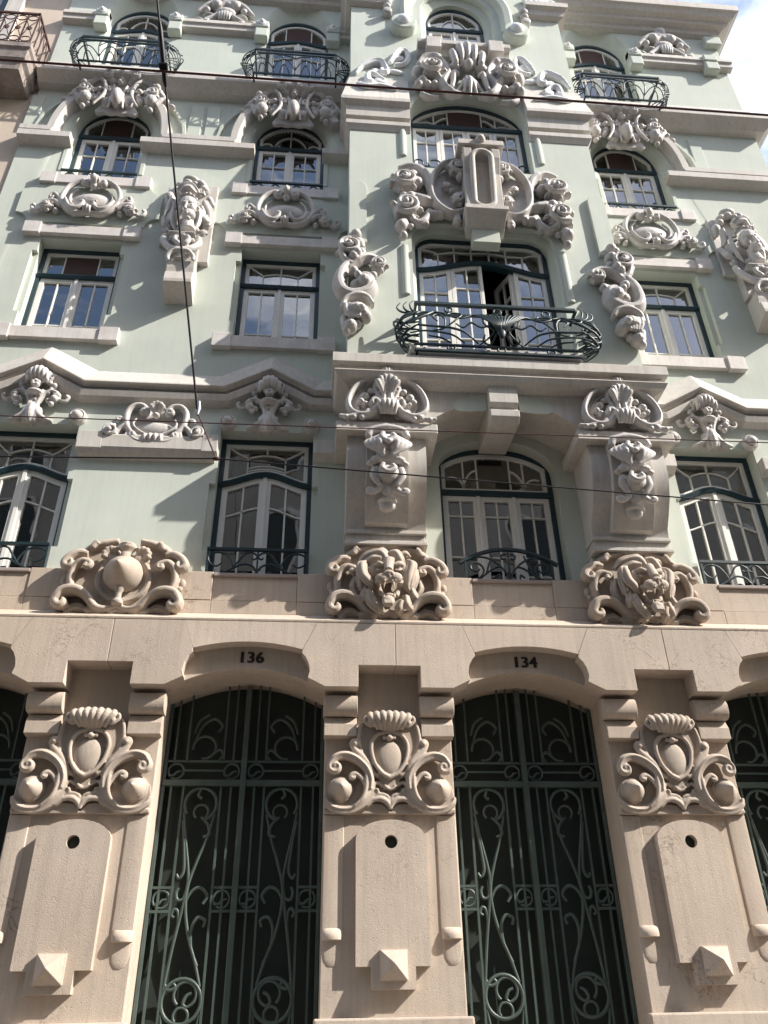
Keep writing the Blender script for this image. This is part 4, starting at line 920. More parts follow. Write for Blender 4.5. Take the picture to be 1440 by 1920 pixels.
# --- female mask bracket
def mask(label):
    h = MB(); RX = PR[0]+.06; s8 = 8.727
    def q3(u, v, y): x, z = W(290+u/s8, 320+v/s8, y+YW); return (x-RX, y, z)
    def bl(u, v, y, r, rot=0): h.ball(q3(u, v, y), r, 14, 10, rot)
    def lk(pts, r, fl=4): h.tube([q3(*p) for p in pts], r, 12, 1., fl, .18, 5)
    bl(550, 590, -.26, (.118, .12, .155)); bl(555, 725, -.30, (.088, .08, .078)); bl(545, 775, -.36, (.034, .03, .03)); bl(550, 700, -.33, (.06, .06, .06))
    lk([(530, 505, -.37), (512, 560, -.395), (497, 612, -.415)], [.014, .017, .020], 0); bl(500, 622, -.41, (.028, .02, .011)); bl(512, 668, -.395, (.032, .018, .009)); bl(514, 690, -.39, (.027, .018, .010))
    for us, sg in (((450, 505, 400), -1), ((590, 560, 670), 1)):
        lk([(us[1], 508, -.375), (us[0], 500, -.37), (us[2], 530, -.32)], [.012, .014, .010], 0); bl(us[0]+5, 555, -.345, (.025, .012, .011)); bl(535+sg*85, 640, -.30, (.05, .05, .055))
    lk([(548, 780, -.22), (545, 990, -.24)], [.07, .09], 0); bl(545, 980, -.2, (.15, .08, .06))
    for i, (u, v) in enumerate(((405, 470), (420, 420), (465, 392), (520, 385), (575, 385), (630, 420), (675, 475), (700, 545), (715, 615), (720, 680), (385, 540), (370, 610))): bl(u, v, -.315+.014*abs(i-4), (.027, .030, .022), .6*i)
    lk([(420, 370, -.26), (500, 300, -.29), (600, 300, -.29), (690, 380, -.26)], [.06, .075, .075, .05], 6)
    bl(600, 175, -.12, (.115, .09, .06)); bl(545, 215, -.14, (.07, .07, .05)); bl(770, 250, -.12, (.09, .08, .06), -.6); bl(810, 330, -.12, (.07, .07, .06)); bl(430, 260, -.12, (.08, .07, .05), .5); bl(370, 330, -.12, (.06, .06, .05)); bl(660, 230, -.15, (.05, .05, .04))
    x, y, z = q3(765, 375, -.22); rose(h, x, z, .06, y, 1, 3); bl(900, 500, -.12, (.05, .06, .06)); bl(940, 560, -.10, (.04, .04, .05)); bl(250, 430, -.12, (.06, .06, .08)); bl(220, 520, -.1, (.04, .04, .06))
    lk([(300, 440, -.16), (260, 560, -.16), (230, 680, -.14), (160, 770, -.1)], [.04, .045, .04, .012]); lk([(340, 520, -.20), (300, 680, -.20), (300, 850, -.2), (340, 980, -.2)], [.028, .034, .032, .014]); lk([(150, 760, -.1), (180, 880, -.14), (270, 930, -.16)], [.03, .05, .02]); lk([(250, 700, -.12), (260, 820, -.14), (230, 900, -.14)], [.04, .05, .03])
    lk([(820, 520, -.16), (880, 660, -.16), (910, 800, -.14), (850, 910, -.14), (780, 940, -.14)], [.04, .055, .06, .05, .02], 5); lk([(790, 740, -.16), (830, 830, -.2), (900, 880, -.14)], [.04, .06, .03], 5); lk([(745, 640, -.22), (735, 780, -.24), (700, 890, -.24), (630, 985, -.24)], [.024, .030, .030, .014]); lk([(770, 600, -.18), (800, 700, -.18), (770, 850, -.18)], [.03, .04, .02])
    x, y, z = q3(790, 1030, -.18); rose(h, x, z, .05, y, 1, 5); x, y, z = q3(190, 1000, -.16); rose(h, x, z, .05, y, -1, 6)
    a, b = q3(225, 1005, -.3), q3(665, 1045, -.3); h.box(a[0], b[0], -.33, 0, b[2], a[2])
    bl(450, 1150, -.2, (.165, .13, .085)); lk([(420, 1200, -.29), (380, 1180, -.3), (330, 1130, -.3), (340, 1080, -.3), (385, 1090, -.3)], [.03, .034, .03, .026, .02], 0); lk([(470, 1200, -.29), (510, 1180, -.3), (560, 1130, -.3), (540, 1075, -.3), (500, 1090, -.3)], [.03, .034, .03, .026, .02], 0)
    lk([(160, 1060, -.16), (150, 1150, -.2), (260, 1270, -.24), (430, 1300, -.26), (600, 1280, -.24), (720, 1200, -.2), (720, 1100, -.16)], [.035, .045, .048, .048, .048, .045, .035], 0)
    lk([(215, 1460, -.28), (215, 1390, -.28), (300, 1310, -.29), (420, 1295, -.3), (540, 1310, -.29), (625, 1400, -.28), (625, 1470, -.28)], [.02, .03, .03, .03, .03, .03, .02], 0); x, y, z = q3(410, 1400, -.24); rose(h, x, z, .065, y, 1, 9)
    a, b = q3(170, 330, 0), q3(900, 1300, 0); h.box(a[0]+.06, b[0]-.10, -.06, 0, b[2], a[2]); h.box(-.17, .17, -.12, 0, q3(500, 1480, -.2)[2], q3(500, 900, -.2)[2])
    o = carve('mask_bracket', h, 'stucco', bld, (RX, YW, 0), .0068, 0, label=label)
    zt, zm, zb = q3(400, 1470, -.24)[2], q3(400, 1660, -.24)[2], q3(400, 1775, -.26)[2]; xa, xb = q3(180, 1600, -.24)[0], q3(640, 1600, -.24)[0]
    b = MB().loft([[(xa, 0, z), (xa, -y, z), (xb, -y, z), (xb, 0, z)] for z, y in ((zt, .24), ((zt+zm)/2, .235), (zm, .22), (zm-.005, .255), (zb, .275), (zb-.05, .27), (zb-.16, .0))])
    put('bracket_block', b, 'trim', o, bevel=.006)
    put('backing_block', MB().box(xa-.02, xb+.115, -.075, -.001, q3(700, 1500, -.07)[2], q3(900, 260, -.07)[2]), 'trim', o, bevel=.006)
    return o
mk = mask('female mask bracket with flowing hair between the left windows')
copy_part(mk, (mk.location.x+7.5-.10, YW, 0), bld, label='female mask bracket at the right edge of the photo')

# --- S-scroll of acanthus on the bay corners
def bay_scroll():
    X0 = B-BH+.13; k = crop(360, 320, X0, -.5); h = MB(); pt = lambda u, v: k((u, v))[0]
    def bl(u, v, r, y=-.06, e=(1, 1, 1)): x, z = pt(u, v); h.ball((x, y, z), (r*e[0], r*e[1], r*e[2]))
    bl(1230, 485, .07); bl(1195, 500, .05); x, z = pt(1185, 595); rose(h, x, z, .145, -.05, 1, 3); bl(1250, 560, .08); bl(1270, 620, .06); bl(1210, 670, .06, -.1); bl(1170, 690, .05); bl(1240, 650, .05, -.12)
    arm(h, k((1150, 560), (1120, 620), (1150, 690), (1200, 720)), [.03, .04, .04, .03], -.09, flute=4)
    arm(h, k((1190, 690), (1130, 760), (1105, 850), (1130, 920), (1200, 950), (1290, 935), (1340, 890), (1330, 830)), [.05, .075, .085, .085, .085, .08, .07, .05], -.06, (1, .07, .6), flat=1.1, flute=6, famp=.08)
    bl(1290, 865, .10, -.09); bl(1230, 880, .08, -.07); bl(1210, 790, .06, -.11); bl(1240, 830, .045, -.14)
    arm(h, k((1170, 740), (1240, 690), (1320, 660), (1400, 670)), [.05, .07, .06, .04], -.06, flute=5); x, z = pt(1400, 715); rose(h, x, z, .095, -.06, -1, 5); bl(1360, 790, .05)
    arm(h, k((1200, 760), (1260, 790), (1330, 780), (1370, 760)), [.03, .05, .05, .03], -.04)
    arm(h, k((1125, 1060), (1150, 1000), (1230, 970), (1310, 985), (1355, 1030)), [.03, .042, .046, .042, .03], -.09, flat=1.5)
    bl(1235, 1075, .15, -.05, (1, .9, .75)); bl(1300, 1110, .075, -.08); bl(1270, 1090, .04, -.16)
    for i in range(5): arm(h, k((1150+i*28, 1040), (1155+i*26, 1090), (1180+i*18, 1140)), [.02, .028, .016], -.13)
    arm(h, k((1140, 1100), (1150, 1160), (1150, 1210)), [.05, .05, .03], -.05); bl(1190, 1170, .08, -.06); bl(1240, 1155, .05); bl(1160, 1205, .05)
    return carve('acanthus_scroll', h, 'stucco', bld, (X0, YB, 0), .009, 0, deep=1.3, label='tall acanthus scroll on the left corner of the bay')
bs = bay_scroll(); copy_part(bs, (B+BH-.13, YB, 0), bld, mirror=True, label='tall acanthus scroll on the right corner of the bay')

# --- great cartouche over the balcony window
def bay_cartouche():
    k = crop(720, 320, B+.02, -.52); h = MB(); pt = lambda u, v: k((u, v))[0]
    def bl(u, v, r, y=-.06): x, z = pt(u, v); h.ball((x, y, z), (r, r, r))
    arm(h, k((600, 300), (520, 330), (440, 300), (375, 230), (350, 130), (375, 30), (440, -40), (530, -70)), [.03, .042, .046, .044, .042, .042, .038, .03], -.07, flat=1.5, flute=6, famp=.16)
    h.prism(k((620, 320), (440, 300), (360, 150), (400, 10), (620, -60)), -.03, .0)
    x, z = pt(555, 235); rose(h, x, z, .085, -.09, 1, 1); x, z = pt(545, 15); rose(h, x, z, .12, -.10, -1, 2); bl(590, -30, .08); bl(500, -20, .07); bl(570, 70, .06, -.1)
    x, z = pt(470, 120); rose(h, x, z, .06, -.07, 1, 3); bl(510, 150, .045); bl(590, 180, .05)
    arm(h, k((545, 300), (550, 350), (550, 400)), [.03, .05, .035], -.06); bl(550, 375, .06, -.05)
    arm(h, k((350, 140), (330, 60), (270, 0), (190, -30), (110, -20)), [.05, .07, .075, .06, .04], -.06, flute=6, famp=.1)
    x, z = pt(145, 95); rose(h, x, z, .155, -.07, -1, 4); bl(215, 40, .08); bl(250, 90, .08); bl(90, 60, .07)
    arm(h, k((390, 240), (320, 230), (260, 210), (200, 180)), [.05, .075, .07, .05], -.06, flute=6, famp=.1)
    x, z = pt(165, 295); rose(h, x, z, .165, -.07, 1, 5); bl(200, 200, .08); bl(150, 190, .06); bl(230, 230, .07)
    arm(h, k((340, 290), (320, 350), (270, 385), (230, 370)), [.04, .055, .05, .035], -.05, (-1, .04, .6)); bl(130, 410, .08); bl(145, 395, .07); bl(205, 410, .035); bl(148, 478, .052); bl(320, 380, .05, -.03)
    arm(h, k((420, 320), (370, 320), (340, 290)), [.05, .06, .04], -.05); bl(430, 330, .05)
    h.mirror()
    o = carve('bay_cartouche', h, 'stucco', bld, (B+.02, YB, 0), .010, 0, deep=1.3, label='great rose and scroll cartouche over the balcony window')
    # keystone shrine: cap, scrolled body with niche, shelf, green tail block
    zt = W(900, 290, -.65)[1]; zs = W(905, 392, -.65)[1]
    body = MB(); prof = [(-.62, zs), (-.64, zs+.25), (-.66, (zs+zt)/2+.1), (-.74, zt-.22), (-.76, zt-.08), (-.72, zt)]
    body.loft([[(x, y+.06, z) for y, z in prof]+[(x, YB, zt), (x, YB, zs)] for x in (-.23, .23)])
    put('keystone_body', body, 'trim', o, (0, -YB, 0), bevel=.01)
    for s in (-1, 1):
        rb = MB().loft([[(x, y-.03, z) for y, z in prof]+[(x, y+.05, z) for y, z in prof[::-1]] for x in (s*.13, s*.235)]); put('keystone_rib', rb, 'trim', o, (0, -YB, 0), bevel=.008)
    ni = MB(); zz0, zz1 = zs+.10, zt-.10; path = [(.125*math.cos(t), zz1-.12+.12*math.sin(t)) for t in np.linspace(0, math.pi, 9)]+[(.125*math.cos(t), zz0+.06+.10*math.sin(t)) for t in np.linspace(math.pi, 2*math.pi, 9)]
    yy = lambda z: np.interp(z, [q[1] for q in prof], [q[0] for q in prof])
    cap_ = [(x, yy(z)-.012, z) for x, z in path+path[:1]]; ni.tube(cap_, .038, 10); put('keystone_niche', ni, 'trim', o, (0, -YB, 0), smooth=50)
    put('keystone_cap', MB().box(-.30, .30, -.80, YB, zt, zt+.10), 'trim', o, (0, -YB, 0), bevel=.008)
    put('keystone_shelf', MB().loft([[(-w, YB, z), (-w, y, z), (w, y, z), (w, YB, z)] for z, w, y in ((zs, .27, -.72), (zs-.07, .27, -.72), (zs-.09, .25, -.69), (zs-.30, .23, -.46))]), 'trim', o, (0, -YB, 0), bevel=.006)
    put('keystone_tail', MB().box(-.17, .17, -.53, YB+.03, zs-.46, zs-.2), 'green', o, (0, -YB, 0), bevel=.006)
    put('finial', MB().ball((0, -.78, zt+.10), (.07, .09, .07)), 'trim', o, (0, -YB, 0), smooth=60)
    return o
bay_cartouche()

# --- crest over the third-floor windows
def crest():
    k = crop(430, 130, C[1]+.035, -.10, 6.545); h = MB(); pt = lambda u, v: k((u, v))[0]
    def bl(u, v, r, y=-.07, rot=0): x, z = pt(u, v); h.ball((x, y, z), r if hasattr(r, '__len__') else (r, r, r), 12, 9, rot)
    arm(h, k((760, 215), (715, 170), (650, 160), (605, 205)), [.04, .045, .042, .036], [-.10, -.15], (1, .062, .95), flat=1.2, ball=.02)
    bl(690, 260, (.07, .08, .08), -.06); bl(610, 255, .04); bl(730, 190, .03, -.1)
    h.prism(k((795, 370), (700, 350), (640, 300), (610, 330), (635, 420), (610, 480), (520, 572), (560, 600), (640, 590), (700, 605), (795, 600)), -.05, .0)
    arm(h, k((560, 250), (620, 320), (635, 420), (600, 490), (520, 570)), [.02, .028, .026, .024, .018], -.13); arm(h, k((720, 330), (735, 420), (715, 520), (690, 600)), [.018, .022, .022, .014], -.115)
    bl(660, 500, (.07, .06, .10), -.07, -.3); arm(h, k((640, 360), (680, 370), (690, 405)), [.014, .018, .01], -.13, (-1, .016, .7))
    arm(h, k((640, 270), (560, 235), (480, 245), (435, 290)), [.05, .06, .055, .03], -.07, flute=5, famp=.15)
    bl(560, 370, .045, -.10); bl(560, 420, .05); bl(520, 470, .045); bl(545, 450, .04); bl(510, 350, .05, -.06); bl(490, 420, .05, -.05)
    bl(398, 440, (.10, .09, .11), -.07); x, z = pt(392, 375); rose(h, x, z, .10, -.09, 1, 6); bl(370, 290, .055, -.1); bl(420, 270, .05, -.08); bl(330, 320, .05); bl(380, 540, .042); bl(440, 510, .03)
    arm(h, k((340, 480), (290, 420), (240, 385), (215, 400)), [.05, .055, .04, .02], -.06, flute=4, famp=.15); bl(265, 380, .05); bl(300, 350, .05); bl(215, 410, .035); bl(150, 440, (.055, .04, .035), -.04)
    h.mirror()
    h.ball((0, -.12, pt(795, 490)[1]), (.088, .11, .17), 16, 12); h.ball((0, -.12, pt(815, 205)[1]), (.055, .08, .11)); h.ball((0, -.16, pt(800, 330)[1]), (.035, .035, .03)); h.ball((0, -.08, pt(800, 270)[1]), (.07, .07, .09))
    return carve('crest', h, 'stucco', bld, (C[0]+.035, YW-.05, 0), .0085, 0, deep=1.15)
ct = crest(); ct['label'] = 'stucco crest over the leftmost arched window'
copy_part(ct, (C[1]+.035, YW-.05, 0), bld, label='stucco crest over the arched window left of the bay'); copy_part(ct, (C[3]-.02, YW-.05, 0), bld, label='stucco crest over the arched window right of the bay')

# --- bay top-floor ornament
def bay_top():
    k = crop(720, 0, B+.05, -.55); h = MB(); pt = lambda u, v: k((u, v))[0]
    def bl(u, v, r, y=-.07, e=(1, 1, 1)): x, z = pt(u, v); h.ball((x, y, z), (r*e[0], r*e[1], r*e[2]))
    arm(h, k((560, 560), (525, 545), (520, 600), (510, 660)), [.03, .04, .04, .03], -.10, flute=3)
    arm(h, k((590, 690), (500, 680), (440, 620), (480, 540), (440, 470), (380, 435), (300, 440), (260, 480)), [.03, .06, .07, .06, .06, .075, .07, .05], -.06, flat=1.3, flute=5, famp=.08)
    x, z = pt(360, 535); rose(h, x, z, .16, -.10, 1, 7); bl(250, 530, .11, -.06, (.8, .8, 1.2)); bl(290, 600, .08); bl(420, 590, .08, -.06); bl(380, 620, .06); bl(260, 620, .07); bl(400, 440, .09); bl(330, 620, .06)
    arm(h, k((420, 690), (340, 690), (280, 660)), [.03, .05, .04], -.03)
    h.mirror(); zt = pt(615, 365)[1]; zb = pt(615, 520)[1]
    comb(h, -.27, .27, zt, zb+.02, 5, .80, .15, .052, -.03, .55); [h.ball((s*.20, -.08, zb+.02), (.10, .08, .08)) for s in (-1, 1)]; h.ball((0, -.13, pt(610, 510)[1]), (.075, .08, .09))
    zt2 = pt(610, 550)[1]; zb2 = pt(610, 700)[1]
    for i in range(5): h.tube([((i-2)*.022, -.06, zt2+.04*(i%2)), ((i-2)*.045, -.13+.02*abs(i-2), (zt2+zb2)/2+.03), ((i-2)*.10, -.07, zb2+.03*abs(i-2))], [.016, .034, .02], 8, res=4)
    return carve('bay_crest', h, 'stucco', bld, (B+.05, YB, 0), .011, 0, deep=1.3, label='large shell crest below the top bay window')
bay_top()
put('bay_shelf', MB().mould([(-.70, 13.82), (.70, 13.82)], [(YB, .26), (-.60, .26), (-.60, .16), (-.52, .14), (-.48, .02), (YB, -.02)]).box(-.58, -.36, -.64, YB, 13.80, 14.09).box(.36, .58, -.64, YB, 13.80, 14.09), 'trim', bld, (B+.03, 0, 0), bevel=.008)
for s in (-1, 1):
    o = put('boss_drum', MB().lathe((0, YB, 14.6), [(.20, -.02), (.20, .14), (.185, .16), (.11, .165)], 28), 'green', bld, (B+.02+s*.88, 0, 0), smooth=35)
    put('boss', MB().lathe((0, YB-.16, 14.6), [(.11, 0), (.11, .015), (.08, .05), (.03, .07), (.002, .073)], 24), 'whitewash', o, smooth=40)
put('archivolt', MB().mould([(B-.80, 14.75)]+arc(B, 15.15, .80, .95, 180, 0, 24)+[(B+.80, 14.75)], [(YB, .09), (YB-.10, .08), (YB-.12, .04), (YB-.10, -.05), (YB-.04, -.08), (YB, -.1)]), 'green', bld, smooth=30)
# white flat scroll reliefs on the bay shoulders
def flat_relief():
    k = crop(720, 0, B, -.47); h = MB()
    def bl(u, v, a, b, rot=0): x, z = k((u, v))[0]; h.ball((x, -.0, z), (a, .03, b), 12, 8, rot)
    arm(h, k((1400, 660), (1340, 600), (1260, 560), (1190, 555), (1170, 610)), [.02, .05, .055, .05, .03], -.01, (1, .05, .8), flute=5, famp=.15)
    arm(h, k((1130, 545), (1090, 500), (1040, 450), (990, 440), (985, 490), (1030, 540), (1100, 555)), [.03, .05, .05, .04, .04, .04, .03], -.01, flute=5, famp=.15)
    bl(1060, 495, .09, .07); bl(1250, 625, .08, .10); bl(1100, 600, .12, .05, .2); bl(1230, 690, .10, .09); bl(1330, 730, .16, .05, -.1); bl(1170, 765, .11, .04)
    arm(h, k((1200, 690), (1260, 650), (1310, 660), (1330, 720)), [.03, .05, .05, .03], -.01, (-1, .04, .7), flute=4, famp=.15); arm(h, k((1130, 770), (1250, 760), (1350, 780), (1420, 760)), [.03, .05, .05, .03], -.01, flute=4, famp=.15)
    h.v = [(x, y*1.1-.122+min(z-12.56, .64)*.165, z) for x, y, z in h.v]
    return carve('flat_relief', h, 'whitewash', bld, (B, YB-.005, 0), .010, 0, label='flat white scroll relief right of the shell crest')
fr_ = flat_relief(); copy_part(fr_, (B, YB-.005, 0), bld, mirror=True, label='flat white scroll relief left of the shell crest')
# upper right white relief on the bay shoulder and small stepped bosses
for s in (-1, 1):
    h = MB(); g = random.Random(5)
    for i in range(16):
        h.ball((g.uniform(-.22, .22), 0, 15.62+g.uniform(-.12, .2)), (g.uniform(.04, .1), .04, g.uniform(.03, .06)), 10, 8, g.uniform(0, 3))
    for i in range(5): arm(h, [(g.uniform(-.25, .25), 15.5+.3*g.random()) for _ in range(3)], [.02, .035, .02], -.02, (1, .04, .8))
    carve('flat_relief', h, 'whitewash', bld, (B+s*1.42, YB-.01, 0), .011, 0)
    b = MB(); b.ball((0, -.05, 15.30), (.09, .08, .10)); b.ball((.0, -.05, 15.16), (.07, .07, .06)); b.lathe((0, 0, 14.98), [(.075, 0), (.075, .10), (.06, .12), (.02, .125)], 18)
    carve('bead_drop', b, 'stucco', bld, (B+s*1.10, YB, 0), .009, 1)
# --- medallions between the top-floor windows
def medallion():
    k = crop(1080, 0, 5.56, -.02); h = MB(); pt = lambda u, v: k((u, v))[0]
    def bl(u, v, r, y=-.08, e=(1, 1, 1)): x, z = pt(u, v); h.ball((x, y, z), (r*e[0], r*e[1], r*e[2]))
    arm(h, k((700, 300), (640, 270), (580, 260), (520, 280), (475, 320)), [.06, .075, .08, .07, .04], -.07, flute=6, famp=.1)
    bl(580, 280, .10); bl(620, 250, .08); bl(530, 310, .06); bl(560, 345, .07, -.05, (1.6, 1, .5)); bl(655, 255, .07); bl(500, 370, .06, -.04, (1.6, 1, .5))
    arm(h, k((690, 380), (640, 350), (600, 370), (560, 390)), [.04, .05, .04, .03], -.09, (1, .03, .7))
    h.mirror(); x, z = pt(700, 330); h.ball((0, -.07, z), (.17, .08, .10)); h.ball((0, -.10, pt(700, 245)[1]), (.10, .09, .09)); comb(h, -.10, .10, pt(700, 350)[1], pt(700, 400)[1], 5, 1, .07, .025, -.08)
    return carve('medallion', h, 'stucco', bld, (5.56, YW, 0), .0095, 1, label='stucco shell medallion near the right roof corner')
md = medallion(); copy_part(md, (PR[0]+.06, YW, 0), bld, label='stucco shell medallion between the left top-floor windows')
# rosettes drops on green jambs of the bay (short fluted strips)
for s in (-1, 1):
    for z0, z1, x in ((8.78, 9.62, .98), (11.42, 12.02, .94)):
        put('jamb_roll', MB().loft([[(B+s*x+.045*math.cos(t), YB-.035*math.sin(t), z) for t in np.linspace(0, math.pi, 8)] for z in (z0, z1)]), 'green', bld, smooth=40)
    put('corner_lobe', MB().prism(arc(0, 10.62, .11, .16, 0, 180, 10)+[(-.11, 9.6), (.11, 9.6)], YB-.05, YB), 'green', bld, (B+s*(BH-.11), 0, 0), smooth=30, bevel=.004)
# ------------------------------------------------------------------ ironwork
def rod(pts, r, res=5, curl=None, y=0., seg=7, ball=0., yl=None):
    return arm(MB(), pts, r, yl if yl is not None else y, curl, 1., res, seg, ball=ball, lift=0.)
# first-floor rails
def rail1():
    k = crop(360, 960, C[1]+.03, .04)
    zt = k((523, 280))[0][1]; zb = 5.315
    r = put('window_rail', MB().box(-.495, .495, -.018, .018, zt-.012, zt+.016).box(-.495, -.475, -.012, .012, zb, zt).box(.475, .495, -.012, .012, zb, zt).box(-.008, .008, -.008, .008, zb, zt), 'iron', bld, (C[0], .06, 0))
    cs = [(k((245, 372), (205, 398), (155, 375), (145, 325), (200, 296), (275, 308), (318, 360), (330, 400)), None),
          (k((205, 462), (300, 430), (370, 365), (420, 310), (470, 298), (512, 325), (490, 350), (470, 338)), None),
          (k((200, 465), (320, 420), (400, 385), (470, 398), (508, 445), (520, 470)), None), (k((395, 445), (425, 450), (445, 468)), None), (k((523, 470), (505, 440), (480, 420)), None)]
    for p, c in cs:
        for s in (-1, 1): put('scroll', rod([(s*x, z) for x, z in p], [.007, .011, .011, .008], 5), 'iron', r, smooth=60)
    return r
r1 = rail1(); r1['label'] = 'iron scroll rail of the leftmost first-floor window'
copy_part(r1, (C[1], .06, 0), bld, label='iron scroll rail of the first-floor window left of the bay'); copy_part(r1, (C[3], .06, 0), bld, label='iron scroll rail of the first-floor window right of the bay')
# arched rail under the bay
def rail_bay():
    k = crop(720, 960, B, .02); X = lambda x: .42+.0*x
    topc = [(x, 5.50+.17*(1-(x/.50)**2)) for x in np.linspace(-.50, .50, 17)]
    r = put('window_rail', MB().mould(topc, [(-.018, .016), (-.018, -.014), (.018, -.014), (.018, .016)]).box(-.45, -.43, -.012, .012, 5.315, 5.53).box(.43, .45, -.012, .012, 5.315, 5.53).box(-.008, .008, -.008, .008, 5.315, 5.66), 'iron', bld, (B, .05, 0), label='arched iron rail of the window under the bay')
    for p in ([(-.30, 5.44), (-.33, 5.41), (-.38, 5.43), (-.39, 5.48), (-.34, 5.51), (-.28, 5.48), (-.26, 5.42), (-.29, 5.36), (-.36, 5.32)],
              [(-.30, 5.33), (-.2, 5.42), (-.10, 5.47), (-.04, 5.42), (-.01, 5.33)], [(-.42, 5.53), (-.3, 5.575), (-.2, 5.56), (-.10, 5.49), (-.02, 5.38)], [(-.15, 5.35), (-.11, 5.38), (-.10, 5.33)], [(-.24, 5.38), (-.20, 5.50), (-.16, 5.60)], [(-.02, 5.62), (-.07, 5.60), (-.06, 5.56), (-.02, 5.57)]):
        for s in (-1, 1): put('scroll', rod([(s*x, z) for x, z in p], [.008, .011, .011, .008]), 'iron', r, smooth=60)
rail_bay()
# third-floor sill rails
def rail3():
    r = put('window_rail', MB().box(-.50, .50, -.015, .015, 11.335, 11.365), 'iron', bld, (C[0], .06, 0))
    for s in (-1, 1):
        for x0, x1 in ((.05, .24), (.27, .47)): put('scroll', rod([(s*(x0+(x1-x0)*t), 11.18+.13*math.sin(math.pi*t)) for t in np.linspace(0, 1, 9)], .010, 1), 'iron', r, smooth=60)
    put('scroll', rod([(0, 11.18), (0, 11.33)], .008), 'iron', r)
    return r
r3 = rail3(); r3['label'] = 'low iron rail on the leftmost third-floor sill'
copy_part(r3, (C[1], .06, 0), bld, label='low iron rail on the third-floor sill left of the bay'); copy_part(r3, (C[3], .06, 0), bld, label='low iron rail on the third-floor sill right of the bay')
def rail_bay3():
    r = put('window_rail', MB().box(-.80, .80, -.012, .012, 11.36, 11.385), 'iron', bld, (B, YB+.12, 0), label='scrolled iron rail behind the great cartouche')
    for s in (-1, 1):
        for c in ((-.50, 11.46, .09), (-.62, 11.28, .13), (-.25, 11.5, .10), (-.72, 11.48, .06)):
            put('scroll', rod([(s*(c[0]+c[2]*math.cos(t)), c[1]+c[2]*math.sin(t)) for t in np.linspace(-.6, 4.6, 14)], .011, 1), 'iron', r, smooth=60)
rail_bay3()
# basket balconies of the top floor
def basket(X, label):
    Y0 = -.29; hw = .60; zb, zt = 13.38, 13.80
    def sh(x, t):   # bulging basket surface: x along, t 0..1 up
        return (x*(1+.10*math.sin(math.pi*min(t, 1)*.7)), Y0-.10*math.sin(math.pi*t*.75))
    def P3(x, t): q = sh(x, t); return (q[0], q[1], zb+(zt-zb)*t)
    r = put('balcony', MB().box(-hw-.01, hw+.01, Y0-.012, Y0+.012, zb-.012, zb+.012).box(-hw-.012, -hw+.012, Y0, YW, zb-.01, zb+.01).box(hw-.012, hw+.012, Y0, YW, zb-.01, zb+.01), 'iron', bld, (X, 0, 0), label=label)
    put('top_rail', MB().box(-hw, hw, Y0-.10, Y0-.07, zt+.04, zt+.075).box(-hw+.03, hw-.03, Y0-.095, Y0-.075, zt-.03, zt-.01), 'iron', r)
    for s in (-1, 1): put('side_rail', MB().box(s*hw-.012, s*hw+.012, Y0-.08, YW, zt+.04, zt+.07), 'iron', r)
    def bar(pts, rad=.008): put('bar', MB().tube([P3(*p) for p in pts], rad, 7, res=3), 'iron', r, smooth=60)
    n = 4; w = 2*hw/n
    for i in range(n+1):
        x = -hw+w*i; bar([(x, 0), (x, .5), (x, .97)], .0085)
    for i in range(n):
        a = -hw+w*i
        bar([(a+w*t, .15+.40*math.sin(math.pi*t)) for t in np.linspace(0, 1, 9)]); bar([(a+w*(t*.5+.25), .0+.34*math.sin(math.pi*t)) for t in np.linspace(0, 1, 7)])
    for i in range(0, n, 2):
        a = -hw+w*i; bar([(a+2*w*t, .62+.30*math.sin(math.pi*t)) for t in np.linspace(0, 1, 11)], .010)
    for i in range(n): bar([(-hw+w*i, .55), (-hw+w*(i+.3), .8), (-hw+w*(i+.5), .55), (-hw+w*(i+.45), .3)], .007)
    for s in (-1, 1):   # bulging ends
        for j in range(4):
            t0 = .1+.2*j; yy = Y0-.02; x0 = s*hw
            put('bar', MB().tube([(x0, Y0-.05, zb+.05+.02*j), (x0+s*(.10+.03*j), Y0+.05, zb+.08+.08*j), (x0+s*(.12+.03*j), Y0+.16, zb+.20+.08*j), (x0+s*.03, YW-.02, zb+.25+.08*j)], .008, 7, res=4), 'iron', r, smooth=60)
            put('bar', MB().tube([(x0+s*.02, YW-.03, zb+.08*j), (x0+s*(.12+.02*j), Y0+.12, zb+.10+.07*j), (x0+s*(.10+.02*j), Y0, zb+.28+.05*j), (x0-s*.02, Y0-.09, zb+.36+.04*j)], .008, 7, res=4), 'iron', r, smooth=60)
        for j in range(3):   # spiky leaf tips
            put('leaf_tip', MB().tube([(s*hw, Y0-.08, zt-.02), (s*(hw+.06+.05*j), Y0-.05+.05*j, zt+.02), (s*(hw+.08+.06*j), Y0-.02+.07*j, zt+.10), (s*(hw+.04+.06*j), Y0+.02+.06*j, zt+.15)], [.010, .012, .009, .003], 7, res=4), 'iron', r, smooth=60)
    return r
for c, lb in ((C[0]+.04, 'basket balcony of the leftmost top-floor window'), (C[1]+.03, 'basket balcony of the top-floor window left of the bay'), (C[3]-.02, 'basket balcony of the top-floor window right of the bay')): basket(c, lb)
